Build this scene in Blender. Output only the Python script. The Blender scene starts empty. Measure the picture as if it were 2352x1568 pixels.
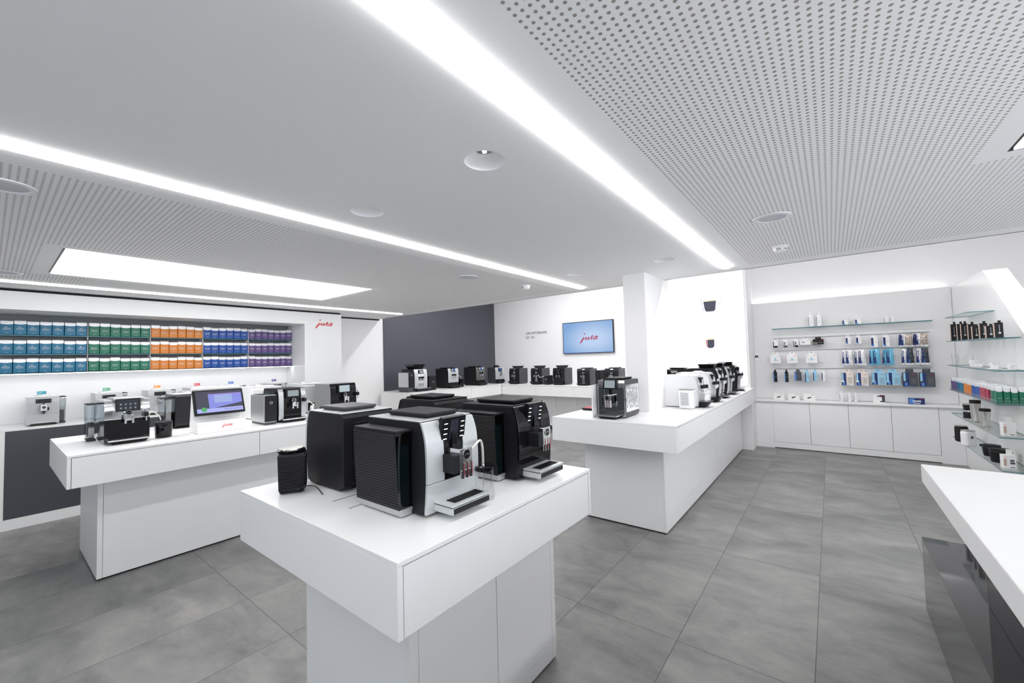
import bpy, bmesh, math, random
from math import pi, sin, cos, radians
from mathutils import Matrix, Vector
random.seed(7)
S = bpy.context.scene
COL = S.collection

# ------------------------------------------------------------------ camera, world, exposure
YAW, PITCH, ROLL, FPX, CAMZ = 0.661022535, 0.0423359939, -0.0267296404, 939.8, 1.6
_f = Vector((cos(YAW)*cos(PITCH), sin(YAW)*cos(PITCH), sin(PITCH)))
_r = Vector((sin(YAW), -cos(YAW), 0)); _u = _r.cross(_f)
_r2 = _r*cos(ROLL)+_u*sin(ROLL); _u2 = -_r*sin(ROLL)+_u*cos(ROLL)
cam_data = bpy.data.cameras.new('camera'); cam = bpy.data.objects.new('camera', cam_data); COL.objects.link(cam)
M = Matrix((_r2, _u2, -_f)).transposed().to_4x4(); M.translation = Vector((0, 0, CAMZ)); cam.matrix_world = M
cam_data.sensor_width = 36.0; cam_data.lens = 36.0*FPX/2352; cam_data.clip_start = 0.05; cam_data.clip_end = 100
S.camera = cam
world = bpy.data.worlds.new('world'); S.world = world; world.use_nodes = True
bg = world.node_tree.nodes['Background']; bg.inputs[0].default_value = (0.88, 0.92, 1.0, 1); bg.inputs[1].default_value = 2.4
S.view_settings.view_transform = 'Standard'; S.view_settings.look = 'None'
S.view_settings.gamma = 1; S.view_settings.use_curve_mapping = False
S.view_settings.exposure = 0.77
S.cycles.max_bounces = 10; S.cycles.diffuse_bounces = 6; S.cycles.glossy_bounces = 4
S.cycles.transmission_bounces = 8; S.cycles.transparent_max_bounces = 16; S.cycles.sample_clamp_indirect = 6
STRIP_E, PANEL_E, NICHE_E, BOX_E, VOID_E, SCR = 13.2, 3.4, 5.6, 1.2, 22.5, .62

# ------------------------------------------------------------------ helpers
def lin(r, g, b):
    f = lambda c: (c/255/12.92) if c <= 10 else ((c/255+0.055)/1.055)**2.4
    return (f(r), f(g), f(b), 1)
MATS = {}
def mat(name, col=(.8, .8, .8, 1), rough=.5, metal=0.0, emit=None, strength=0.0, spec=.5, coat=0.0):
    if name in MATS: return MATS[name]
    m = bpy.data.materials.new(name); m.use_nodes = True; nt = m.node_tree
    b = nt.nodes['Principled BSDF']
    b.inputs['Base Color'].default_value = col; b.inputs['Roughness'].default_value = rough
    b.inputs['Metallic'].default_value = metal; b.inputs['Specular IOR Level'].default_value = spec
    b.inputs['Coat Weight'].default_value = coat
    if emit: b.inputs['Emission Color'].default_value = emit; b.inputs['Emission Strength'].default_value = strength
    if 'brushed' in name or 'stainless' in name:                      # fine brushing lines
        tc = nt.nodes.new('ShaderNodeTexCoord'); mp = nt.nodes.new('ShaderNodeMapping'); mp.inputs['Scale'].default_value = (4, 4, 900)
        n = nt.nodes.new('ShaderNodeTexNoise'); n.inputs['Scale'].default_value = 1; bp = nt.nodes.new('ShaderNodeBump'); bp.inputs['Strength'].default_value = .03
        nt.links.new(tc.outputs['Object'], mp.inputs[0]); nt.links.new(mp.outputs[0], n.inputs[0]); nt.links.new(n.outputs['Fac'], bp.inputs['Height']); nt.links.new(bp.outputs[0], b.inputs['Normal'])
    MATS[name] = m; return m
def glassy(name, tint, gloss=.08, rough=.02, gmax=.35):
    m = bpy.data.materials.new(name); m.use_nodes = True; nt = m.node_tree; nt.nodes.clear()
    o = nt.nodes.new('ShaderNodeOutputMaterial'); mx = nt.nodes.new('ShaderNodeMixShader')
    t = nt.nodes.new('ShaderNodeBsdfTransparent'); t.inputs[0].default_value = tint
    g = nt.nodes.new('ShaderNodeBsdfGlossy'); g.inputs['Roughness'].default_value = rough
    lw = nt.nodes.new('ShaderNodeLayerWeight'); lw.inputs[0].default_value = .25
    mr = nt.nodes.new('ShaderNodeMapRange'); mr.inputs['To Min'].default_value = gloss; mr.inputs['To Max'].default_value = gmax
    nt.links.new(lw.outputs['Fresnel'], mr.inputs['Value']); nt.links.new(mr.outputs['Result'], mx.inputs[0])
    nt.links.new(t.outputs[0], mx.inputs[1]); nt.links.new(g.outputs[0], mx.inputs[2]); nt.links.new(mx.outputs[0], o.inputs[0])
    MATS[name] = m; return m
class MB:
    def __init__(s): s.v = []; s.f = []; s.m = []
    def add(s, vs, fs, mi=0, X=None):
        o = len(s.v)
        for p in vs:
            p = Vector(p); s.v.append(tuple(X @ p) if X else tuple(p))
        for k, f in enumerate(fs):
            s.f.append(tuple(o+i for i in f)); s.m.append(mi[k] if isinstance(mi, (list, tuple)) else mi)
        return s
    def box(s, x0, x1, y0, y1, z0, z1, mi=0, X=None):
        vs = [(x0,y0,z0),(x1,y0,z0),(x1,y1,z0),(x0,y1,z0),(x0,y0,z1),(x1,y0,z1),(x1,y1,z1),(x0,y1,z1)]
        return s.add(vs, [(0,3,2,1),(4,5,6,7),(0,1,5,4),(1,2,6,5),(2,3,7,6),(3,0,4,7)], mi, X)
    def taper(s, b, t, z0, z1, mi=0, X=None):     # b, t = (x0,x1,y0,y1) at bottom and top
        vs = [(b[0],b[2],z0),(b[1],b[2],z0),(b[1],b[3],z0),(b[0],b[3],z0),(t[0],t[2],z1),(t[1],t[2],z1),(t[1],t[3],z1),(t[0],t[3],z1)]
        return s.add(vs, [(0,3,2,1),(4,5,6,7),(0,1,5,4),(1,2,6,5),(2,3,7,6),(3,0,4,7)], mi, X)
    def prism(s, poly, a0, a1, axis='x', mi=0, X=None):   # poly in the other two axes (y,z) / (x,z) / (x,y)
        def P(q, a): return {'x': (a, q[0], q[1]), 'y': (q[0], a, q[1]), 'z': (q[0], q[1], a)}[axis]
        n = len(poly); ar = sum(poly[i][0]*poly[(i+1) % n][1]-poly[(i+1) % n][0]*poly[i][1] for i in range(n))
        if (ar < 0) != (axis == 'y'): poly = poly[::-1]
        vs = [P(q, a0) for q in poly]+[P(q, a1) for q in poly]
        fs = [tuple(range(n-1, -1, -1)), tuple(range(n, 2*n))]+[(i, (i+1) % n, n+(i+1) % n, n+i) for i in range(n)]
        return s.add(vs, fs, mi, X)
    def lathe(s, prof, c=(0, 0, 0), seg=24, mi=0, X=None, sx=1, sy=1, cap=True):
        vs = []; fs = []; n = len(prof)
        for r, z in prof:
            for k in range(seg):
                a = 2*pi*k/seg; vs.append((c[0]+r*sx*cos(a), c[1]+r*sy*sin(a), c[2]+z))
        for i in range(n-1):
            for k in range(seg):
                k2 = (k+1) % seg; fs.append((i*seg+k, i*seg+k2, (i+1)*seg+k2, (i+1)*seg+k))
        if cap and prof[0][0] > 1e-6: fs.append(tuple(range(seg-1, -1, -1)))
        if cap and prof[-1][0] > 1e-6: fs.append(tuple(range((n-1)*seg, n*seg)))
        return s.add(vs, fs, mi, X)
    def cyl(s, c, r, h, seg=20, axis='z', mi=0, X=None):
        R = {'z': Matrix.Identity(4), 'y': Matrix.Rotation(pi/2, 4, 'X'), 'x': Matrix.Rotation(pi/2, 4, 'Y')}[axis]
        T = Matrix.Translation(c) @ R
        if X: T = X @ T
        return s.lathe([(r, -h/2), (r, h/2)], seg=seg, mi=mi, X=T)
    def tube(s, pts, r, seg=8, mi=0, X=None):
        pts = [Vector(p) for p in pts]; vs = []; fs = []; n = len(pts)
        up = Vector((0, 0, 1)); prev = None
        for i, p in enumerate(pts):
            t = (pts[min(i+1, n-1)]-pts[max(i-1, 0)]).normalized()
            if prev is None: prev = up.cross(t) if abs(up.dot(t)) < .95 else Vector((1, 0, 0)).cross(t)
            a = (prev-t*prev.dot(t)).normalized(); b = t.cross(a); prev = a
            rr = r[i] if isinstance(r, (list, tuple)) else r
            for k in range(seg):
                q = 2*pi*k/seg; vs.append(p+a*cos(q)*rr+b*sin(q)*rr)
        for i in range(n-1):
            for k in range(seg):
                k2 = (k+1) % seg; fs.append((i*seg+k, i*seg+k2, (i+1)*seg+k2, (i+1)*seg+k))
        fs.append(tuple(range(seg-1, -1, -1))); fs.append(tuple(range((n-1)*seg, n*seg)))
        return s.add(vs, fs, mi, X)
    def build(s, name, mats, parent=None, bevel=0, smooth=False, segs=2, loc=None, rot=None):
        me = bpy.data.meshes.new(name); me.from_pydata(s.v, [], s.f)
        if not isinstance(mats, (list, tuple)): mats = [mats]
        for m in mats: me.materials.append(m)
        for p, k in zip(me.polygons, s.m): p.material_index = k
        if smooth:
            for p in me.polygons: p.use_smooth = True
            me.set_sharp_from_angle(angle=radians(38))
        me.update(); o = bpy.data.objects.new(name, me); COL.objects.link(o)
        if parent: o.parent = parent
        if loc: o.location = loc
        if rot: o.rotation_euler = rot
        if bevel:
            b = o.modifiers.new('bevel', 'BEVEL'); b.width = bevel; b.segments = segs; b.limit_method = 'ANGLE'; b.angle_limit = radians(40)
        return o
def bez(P, n=10):
    out = []
    for k in range(len(P)-1):
        p0 = Vector(P[max(k-1, 0)]); p1 = Vector(P[k]); p2 = Vector(P[k+1]); p3 = Vector(P[min(k+2, len(P)-1)])
        for i in range(n):
            t = i/n; out.append(.5*((2*p1)+(p2-p0)*t+(2*p0-5*p1+4*p2-p3)*t*t+(3*p1-p0-3*p2+p3)*t**3))
    out.append(Vector(P[-1])); return out
def tag(o, label, cat, group=None):
    o['label'] = label; o['category'] = cat
    if group: o['group'] = group
    return o
def thing(name, label, cat, loc=(0, 0, 0), rz=0.0, group=None):
    o = bpy.data.objects.new(name, None); COL.objects.link(o); o.location = loc; o.rotation_euler = (0, 0, rz)
    o.empty_display_size = .05
    return tag(o, label, cat, group)
def struct(o): o['kind'] = 'structure'; return o
KIDS = {}
def dup(root, loc, rz, label, group=None, scale=None, mats=None):
    r = root.copy(); COL.objects.link(r); r.location = loc; r.rotation_euler = (0, 0, rz); r['label'] = label
    if group: r['group'] = group
    if scale: r.scale = scale
    def rec(o, p):
        for ch in kids.get(o, ()):
            c = ch.copy(); COL.objects.link(c); c.parent = p
            rec(ch, c)
    kids = {}
    todo = [root]
    while todo:
        x = todo.pop(); kids[x] = [c for c in ALL_KIDS(x)]; todo += kids[x]
    rec(root, r)
    return r
def ALL_KIDS(x):
    if x.name not in KIDS: KIDS[x.name] = list(x.children)
    return KIDS[x.name]
TXT = {}
def text_mesh(s, res=2):
    if s in TXT: return TXT[s]
    cu = bpy.data.curves.new('t', 'FONT'); cu.body = s; cu.resolution_u = res; cu.align_x = 'CENTER'; cu.size = 1; cu.offset = .012
    ob = bpy.data.objects.new('t', cu); COL.objects.link(ob); dg = bpy.context.evaluated_depsgraph_get(); dg.update()
    me = bpy.data.meshes.new_from_object(ob.evaluated_get(dg)); bpy.data.objects.remove(ob)
    TXT[s] = ([tuple(v.co) for v in me.vertices], [tuple(p.vertices) for p in me.polygons]); return TXT[s]
def add_text(mb, s, x, z, size, y=0.0, mi=0, sx=1.0, X=None):      # writes in the local XZ plane, read from -Y, centred on x
    vs, fs = text_mesh(s)
    mb.add([(x+v[0]*size*sx, y, z+v[1]*size) for v in vs], fs, mi, X)
LOGO = [([(928,735),(885,800),(825,880),(772,938)], [22,38,44,6]), ([(870,822),(930,795),(1005,740)], [14,14,16]),
        ([(1008,735),(978,783),(985,818),(1022,808),(1092,728)], [24,36,28,18,22]), ([(1092,727),(1057,785),(1062,812),(1100,800),(1192,690)], [24,34,26,16,18]),
        ([(1200,678),(1204,712),(1168,765),(1155,808)], [20,26,30,26]), ([(1155,810),(1195,802),(1240,765)], [20,12,12]),
        ([(1350,712),(1292,716),(1243,762),(1238,800),(1272,806),(1338,742)], [22,24,28,26,22,18]), ([(1362,702),(1332,758),(1322,795),(1352,800)], [28,36,28,10]),
        ([(924,668),(938,645),(972,630)], [16,34,14])]
def add_logo(mb, cx, cz, width, y=0.0, mi=0, X=None):               # the slanted brush word on the signs, read from -Y
    for pts, ws in LOGO:
        q = [Vector(((p[0]-1062)/600*width, 0, -((p[1]+.05*(p[0]-1062))-765)/600*width)) for p in pts]
        n = len(q); L = []; R = []
        for i in range(n):
            t = (q[min(i+1, n-1)]-q[max(i-1, 0)]).normalized(); nn = Vector((-t.z, 0, t.x)); hw = ws[i]/1200*width
            L.append(q[i]+nn*hw); R.append(q[i]-nn*hw)
        vs = [(cx+p.x, y, cz+p.z) for p in L+R]
        mb.add(vs, [(i, i+1, n+i+1, n+i) for i in range(n-1)], mi, X)
ORD = ['first', 'second', 'third', 'fourth', 'fifth', 'sixth', 'seventh']

# ------------------------------------------------------------------ materials
WHITE = mat('white_lacquer', (.86, .86, .86, 1), .3); MATTEW = mat('matte_white_top', (.72, .72, .72, 1), .55, spec=.3); WALLW = mat('wall_paint', (.87, .86, .865, 1), .6)
PANW = mat('product_wall_panel', (.76, .755, .765, 1), .5); CABG = mat('cabinet_front', (.86, .86, .865, 1), .4); CEILM = mat('ceiling_paint', (.92, .92, .92, 1), .7)
GREYW = mat('grey_wall_panel', lin(75, 76, 85), .45); DKPAN = mat('dark_panel', lin(72, 74, 80), .3)
SHELFG = mat('shelf_back_grey', lin(125, 128, 132), .5); DKGAP = mat('shadow_gap', (.01, .01, .012, 1), .8)  # the near-black gap material puts the shade of narrow gaps into the colour
BLK = mat('black_plastic', (.012, .012, .014, 1), .35); BLKM = mat('black_matte', (.010, .010, .012, 1), .45, spec=.3)
BLKG = mat('black_gloss', (.005, .005, .007, 1), .10, spec=.4); DKG = mat('dark_grey_plastic', (.05, .052, .056, 1), .4)
GREYP = mat('grey_plastic', (.2, .205, .21, 1), .45)
SILV = mat('silver_lacquer', (.60, .62, .63, 1), .33, .35); ALU = mat('brushed_aluminium', (.58, .59, .60, 1), .35, .75)
CHROME = mat('chrome', (.88, .89, .91, 1), .09, 1.0); SATIN = mat('satin_silver', (.46, .47, .48, 1), .48, .25); DCHR = mat('dark_chrome', (.42, .43, .45, 1), .07, 1.0); STEEL = mat('stainless_steel', (.62, .60, .57, 1), .24, 1.0)
WPL = mat('white_plastic', (.85, .85, .86, 1), .25); RED = mat('red_print', lin(222, 40, 45), .5); REDL = mat('red_gloss', lin(190, 30, 30), .3)  # the last one is the glossy red of nozzle stripes and tray insert
WTXT = mat('white_print', (.9, .9, .9, 1), .5); DTXT = mat('dark_print', (.06, .06, .07, 1), .5)
NAVY = mat('navy_print', lin(28, 45, 105), .4); SKY = mat('light_blue_print', lin(150, 200, 225), .4); LBLUE = mat('blue_print', lin(80, 130, 200), .4)
GREYBOX = mat('dark_grey_carton', lin(68, 74, 84), .45); FOIL = mat('foil', (.86, .86, .88, 1), .35, .3); SKYF = mat('blue_foil', lin(110, 185, 215), .28, .35)
DKF = mat('dark_foil', lin(62, 70, 78), .3, .5); CARD = mat('white_carton', (.84, .835, .83, 1), .45); BEIGE = mat('beige_carton', lin(225, 215, 208), .5)
HOSE = mat('clear_hose', (.75, .74, .70, 1), .15, .3); COFFEE = mat('coffee_print', lin(60, 62, 78), .5); CREMA = mat('crema_print', lin(245, 215, 170), .5)
RUST = mat('amber_print', lin(190, 130, 120), .5); CUPLINE = mat('cup_outline_print', lin(150, 140, 215), .5)
EM = lambda n, c, s: mat(n, (0, 0, 0, 1), .5, emit=c, strength=s*(.66 if s <= 1.0 else 1))
LEDW = EM('led_white', (1, .995, .99, 1), STRIP_E); PANELW = EM('light_panel_white', (1, 1, 1, 1), PANEL_E); NICHEW = EM('niche_led', (1, 1, 1, 1), NICHE_E)
BOXW = EM('light_box_face', (.97, .985, 1, 1), BOX_E); VOIDW = EM('added_upper_led', (1, .99, .99, 1), VOID_E); VOIDW2 = EM('added_upper_led_soft', (1, .99, .99, 1), 27.0); PANELW2 = EM('light_panel_soft', (1, 1, 1, 1), 1.2); LEDW3 = EM('led_white_soft', (1, .995, .99, 1), 4.2); BARW = EM('button_light', (.9, .95, 1, 1), 1.6)
SCRB = EM('screen_dark_blue', (.005, .008, .016, 1), 1.0); SCRG = EM('screen_grey', (.25, .29, .31, 1), 1.0); ICON = EM('screen_icon', (.28, .36, .46, 1), 1.0); DISPB = mat('display_black', (.006, .006, .008, 1), .3, spec=.25)
SCRV = EM('screen_violet', lin(128, 135, 215), 1.0); SCRV2 = EM('screen_pale', lin(150, 165, 215), 1.0); SCRD = EM('screen_charcoal', lin(58, 60, 78), 1.0); SCRL = EM('screen_lavender', lin(165, 170, 232), 1.0)
SCRGR = EM('screen_green', lin(70, 165, 85), 1.0); SCRBL = EM('screen_bright_blue', lin(55, 90, 170), 1.0); DIMB = EM('icon_dim_blue', lin(40, 70, 130), 1.0)
GLASS = glassy('clear_glass', (.93, .96, .95, 1), .06); CLEAR = glassy('clear_plastic', (.99, .995, .995, 1), .03, gmax=.22); TANKG = glassy('smoked_tank', (.20, .27, .29, 1), .08)
WATERG = glassy('tank_chrome_clear', (.7, .74, .76, 1), .25, .08); EDGE = mat('glass_edge', lin(60, 120, 130), .15)
PANE = glassy('window_pane', (.97, .98, .98, 1), .03)

def floor_material():
    m = bpy.data.materials.new('stone_tile_floor'); m.use_nodes = True; nt = m.node_tree; N = nt.nodes; L = nt.links; b = N['Principled BSDF']
    g = N.new('ShaderNodeNewGeometry'); sp = N.new('ShaderNodeSeparateXYZ'); L.new(g.outputs['Position'], sp.inputs[0])
    def M(op, a, b_=None, c=None):
        n = N.new('ShaderNodeMath'); n.operation = op
        for i, v in enumerate((a, b_, c)):
            if v is None: continue
            if isinstance(v, (int, float)): n.inputs[i].default_value = v
            else: L.new(v, n.inputs[i])
        return n.outputs[0]
    PX, PY = 1.268, .6205
    ux = M('DIVIDE', M('SUBTRACT', sp.outputs[0], 1.134), PX); uy = M('DIVIDE', M('SUBTRACT', sp.outputs[1], .136), PY)
    fx = M('FRACT', ux); fy = M('FRACT', uy); ix = M('FLOOR', ux); iy = M('FLOOR', uy)
    dx = M('MULTIPLY', M('MINIMUM', fx, M('SUBTRACT', 1, fx)), PX); dy = M('MULTIPLY', M('MINIMUM', fy, M('SUBTRACT', 1, fy)), PY)
    dm = M('MINIMUM', dx, dy); gr = M('LESS_THAN', dm, .0022)
    cm = N.new('ShaderNodeCombineXYZ'); L.new(ix, cm.inputs[0]); L.new(iy, cm.inputs[1]); wn = N.new('ShaderNodeTexWhiteNoise'); L.new(cm.outputs[0], wn.inputs['Vector'])
    off = N.new('ShaderNodeVectorMath'); off.operation = 'SCALE'; L.new(wn.outputs['Color'], off.inputs[0]); off.inputs['Scale'].default_value = 20
    ad = N.new('ShaderNodeVectorMath'); ad.operation = 'ADD'; L.new(g.outputs['Position'], ad.inputs[0]); L.new(off.outputs[0], ad.inputs[1])
    mp = N.new('ShaderNodeMapping'); mp.inputs['Scale'].default_value = (2.6, 1.3, 1); L.new(ad.outputs[0], mp.inputs[0])
    n1 = N.new('ShaderNodeTexNoise'); n1.inputs['Scale'].default_value = 1.5; n1.inputs['Detail'].default_value = 9; n1.inputs['Roughness'].default_value = .62; n1.inputs['Distortion'].default_value = .5; L.new(mp.outputs[0], n1.inputs[0])
    mp2 = N.new('ShaderNodeMapping'); mp2.inputs['Scale'].default_value = (9.0, 3.0, 1); L.new(ad.outputs[0], mp2.inputs[0])
    n2 = N.new('ShaderNodeTexNoise'); n2.inputs['Scale'].default_value = 2.2; n2.inputs['Detail'].default_value = 6; n2.inputs['Roughness'].default_value = .7; L.new(mp2.outputs[0], n2.inputs[0])
    n3 = N.new('ShaderNodeTexNoise'); n3.inputs['Scale'].default_value = 14; n3.inputs['Detail'].default_value = 8; n3.inputs['Roughness'].default_value = .75; L.new(ad.outputs[0], n3.inputs[0])
    v = M('ADD', M('MULTIPLY', n1.outputs['Fac'], .70), M('MULTIPLY', n2.outputs['Fac'], .15)); v = M('ADD', v, M('MULTIPLY', n3.outputs['Fac'], .15)); v = M('ADD', v, M('MULTIPLY', M('SUBTRACT', wn.outputs['Value'], .5), .10))
    cr = N.new('ShaderNodeValToRGB'); L.new(v, cr.inputs[0]); e = cr.color_ramp.elements
    e[0].position = .28; e[0].color = (.105, .106, .105, 1); e[1].position = .70; e[1].color = (.315, .305, .292, 1)
    k = e.new(.5); k.color = (.208, .206, .201, 1)
    mx = N.new('ShaderNodeMix'); mx.data_type = 'RGBA'; L.new(gr, mx.inputs['Factor']); L.new(cr.outputs[0], mx.inputs[6]); mx.inputs[7].default_value = (.075, .075, .073, 1)
    L.new(mx.outputs[2], b.inputs['Base Color']); b.inputs['Roughness'].default_value = .42
    bp = N.new('ShaderNodeBump'); bp.inputs['Strength'].default_value = .12; bp.inputs['Distance'].default_value = .01; L.new(v, bp.inputs['Height']); L.new(bp.outputs[0], b.inputs['Normal'])
    return m
def perforated(name, x0, y0):
    m = bpy.data.materials.new(name); m.use_nodes = True; nt = m.node_tree; N = nt.nodes; L = nt.links; b = N['Principled BSDF']
    g = N.new('ShaderNodeNewGeometry'); sp = N.new('ShaderNodeSeparateXYZ'); L.new(g.outputs['Position'], sp.inputs[0])
    def M(op, a, b_=None):
        n = N.new('ShaderNodeMath'); n.operation = op
        for i, v in enumerate((a, b_)):
            if v is None: continue
            if isinstance(v, (int, float)): n.inputs[i].default_value = v
            else: L.new(v, n.inputs[i])
        return n.outputs[0]
    PX, PY = .0243, .0235
    a = M('MULTIPLY', M('SUBTRACT', M('FRACT', M('DIVIDE', M('SUBTRACT', sp.outputs[0], x0-PX/2), PX)), .5), PX)
    c = M('MULTIPLY', M('SUBTRACT', M('FRACT', M('DIVIDE', M('SUBTRACT', sp.outputs[1], y0-PY/2), PY)), .5), PY)
    d = M('SQRT', M('ADD', M('MULTIPLY', a, a), M('MULTIPLY', c, c))); h = M('LESS_THAN', d, .0054)
    mx = N.new('ShaderNodeMix'); mx.data_type = 'RGBA'; L.new(h, mx.inputs['Factor']); mx.inputs[6].default_value = (.92, .92, .92, 1); mx.inputs[7].default_value = (.33, .30, .28, 1)
    L.new(mx.outputs[2], b.inputs['Base Color']); b.inputs['Roughness'].default_value = .7
    return m
FLOORM = floor_material(); PERFR = perforated('perforated_ceiling_right', 1.245, .591); PERFL = perforated('perforated_ceiling_left', .024, 2.674)
# ------------------------------------------------------------------ the setting
ZC, ZT, XE, XW = 2.468, 1.016, 4.86, 8.41          # dropped ceiling, counter height, ceiling edge, back wall
def sbox(name, boxes, m, bevel=0):
    mb = MB()
    for b in boxes: mb.box(*b)
    return struct(mb.build(name, m, bevel=bevel))
sbox('floor', [(-3.6, 8.6, -4.1, 7.6, -.1, 0)], FLOORM)
# dropped ceiling with openings for the strips, the light panels and the round downlights
PAN = [(.32, 2.80, 4.25, 5.455), (.32, 2.80, -1.87, -.665)]
STR = [(-1.2, 4.61, .764, .829), (-1.2, 4.60, 2.402, 2.468), (-1.2, 4.605, 6.07, 6.145), (-1.2, 4.605, -2.98, -2.80)]
DLS = [(1.327, 1.157), (1.332, 2.068), (3.79, 2.078), (3.806, 1.169)]
REG = [(-3.3, 4.638, -3.85, .603, 1), (-3.3, 4.638, 2.662, 5.95, 2)]
def build_ceiling():
    xs = {-3.6, XE}; ys = {-4.1, 7.6}
    holes = [p for p in PAN+STR]+[(x-.1, x+.1, y-.1, y+.1) for x, y in DLS]
    marg = [(p[0]-.085, p[1]+.085, p[2]-.09, p[3]+.09) for p in PAN]
    for h in holes+marg+[r[:4] for r in REG]: xs |= {h[0], h[1]}; ys |= {h[2], h[3]}
    xs = sorted(x for x in xs if x <= XE); ys = sorted(ys); mb = MB()
    for i in range(len(xs)-1):
        for j in range(len(ys)-1):
            cx, cy = (xs[i]+xs[i+1])/2, (ys[j]+ys[j+1])/2
            inn = lambda r: r[0] < cx < r[1] and r[2] < cy < r[3]
            if any(inn(h) for h in holes): continue
            mi = 0
            for r in REG:
                if inn(r) and not any(inn(m_) for m_ in marg): mi = r[4]
            mb.add([(xs[i], ys[j], ZC), (xs[i], ys[j+1], ZC), (xs[i+1], ys[j+1], ZC), (xs[i+1], ys[j], ZC)], [(0, 1, 2, 3)], mi)
    for x, y in DLS:                                # square cells with a round hole
        n = 48; vs = []; fs = []
        for k in range(n):
            a = 2*pi*k/n+pi/4; c, s_ = cos(a), sin(a); q = .1/max(abs(c), abs(s_))
            vs += [(x+.09*c, y+.09*s_, ZC), (x+q*c, y+q*s_, ZC)]
        for k in range(n): k2 = (k+1) % n; fs.append((2*k, 2*k2, 2*k2+1, 2*k+1))
        mb.add(vs, fs)
    mb.box(-3.6, XE, -4.1, 7.6, ZC+.12, ZC+.2); mb.box(XE-.02, XE, -4.1, 7.6, ZC, ZC+.12)
    struct(mb.build('ceiling', [CEILM, PERFR, PERFL]))
build_ceiling()
sbox('ceiling', [(XE-.02, 8.6, -4.1, 7.6, 3.42, 3.5)], CEILM)
sbox('wall_bulkhead', [(XE-.06, XE-.022, -4.1, 7.6, ZC+.201, 3.42)], WALLW)
sbox('wall_back', [(XW, 8.56, -4.1, 7.3, 0, 3.42)], WALLW)
sbox('wall_right', [(-3.6, XE, -4.1, -4.0, 0, .1), (-3.6, XE, -4.1, -4.0, 2.4, ZC-.001), (-3.6, -3.2, -4.1, -4.0, .1, 2.4), (4.8, XE, -4.1, -4.0, .1, 2.4), (XE, XW, -4.1, -4.0, 0, 3.42)], WALLW)
sbox('wall_left', [(3.762, XE, 7.15, 7.3, 0, 2.44), (XE, XW, 7.15, 7.3, 0, 3.42), (-3.6, 3.76, 7.45, 7.55, 0, 2.46)], WALLW)
sbox('wall_accent', [(4.94, XW-.002, 7.128, 7.148, ZT+.002, 3.41)], GREYW)
# shop window behind the camera; the unseen one beside it is added for daylight
sbox('wall_front', [(-3.6, -3.5, -4.0, 7.45, 0, .9), (-3.6, -3.5, -4.0, 7.45, 2.05, 2.46), (-3.6, -3.5, -4.0, -1.0, .9, 2.05), (-3.6, -3.5, 3.9, 7.45, .9, 2.05)], SHELFG)
wf = MB(); pn = MB()
for y in (-1.0, 1.45, 3.85): wf.box(-3.58, -3.52, y, y+.05, .9, 2.05)
wf.box(-3.58, -3.52, -1.0, 3.9, .9, .95); wf.box(-3.58, -3.52, -1.0, 3.9, 2.0, 2.05); wf = struct(wf.build('window_1', GREYP))
for a, b in ((-.95, 1.45), (1.5, 3.85)): pn.box(-3.553, -3.547, a, b, .95, 2.0)
pn.build('pane', PANE, wf)
wg = MB(); pn = MB(); xs_ = (-3.2, -1.6, 0, 1.6, 3.2, 4.75)
for x in xs_: wg.box(x, x+.05, -4.08, -4.02, .1, 2.4)
wg.box(-3.2, 4.8, -4.08, -4.02, .1, .15).box(-3.2, 4.8, -4.08, -4.02, 2.35, 2.4); wg = struct(wg.build('added_window', GREYP))  # unseen opening added to brighten the sides facing right
for k in range(5): pn.box(xs_[k]+.05, xs_[k+1], -4.053, -4.047, .15, 2.35)
pn.build('pane', PANE, wg)
struct(MB().box(-.4, 3.75, 6.67, 7.3, 2.442, 2.466).box(3.764, 4.93, 7.165, 7.28, 2.442, 2.466).build('trim_1', DKGAP))  # near-black strips stand in for the shaded gap under the ceiling
# pier with the light box, and the square column that comes down through the long table
sbox('wall_pier', [(7.75, XW-.001, 1.07, 2.32, 0, 3.42)], WALLW)
sbox('column', [(4.205, 4.82, 1.50, 1.735, ZT+.0005, ZC-.0005)], WALLW)
# panel walls that carry the product shelves
sbox('wall_shelf_panel', [(8.335, XW-.001, -1.372, 1.068, .80, 2.425), (8.335, 8.347, -1.372, 1.068, 2.425, 2.455)], PANW)
mb = MB(); mb.prism([(8.40, 0), (8.40, 2.445), (6.815, 2.445), (4.45, .83), (4.45, 0)], -1.56, -1.375, 'y')
struct(mb.build('wall_side_panel', WHITE, bevel=.002))
sbox('trim_2', [(8.135, 8.335, .812, 1.068, 0, .768), (8.135, 8.335, -1.373, -1.141, 0, .768), (8.135, 8.33, -1.141, .812, .012, .104)], CABG)

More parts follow.
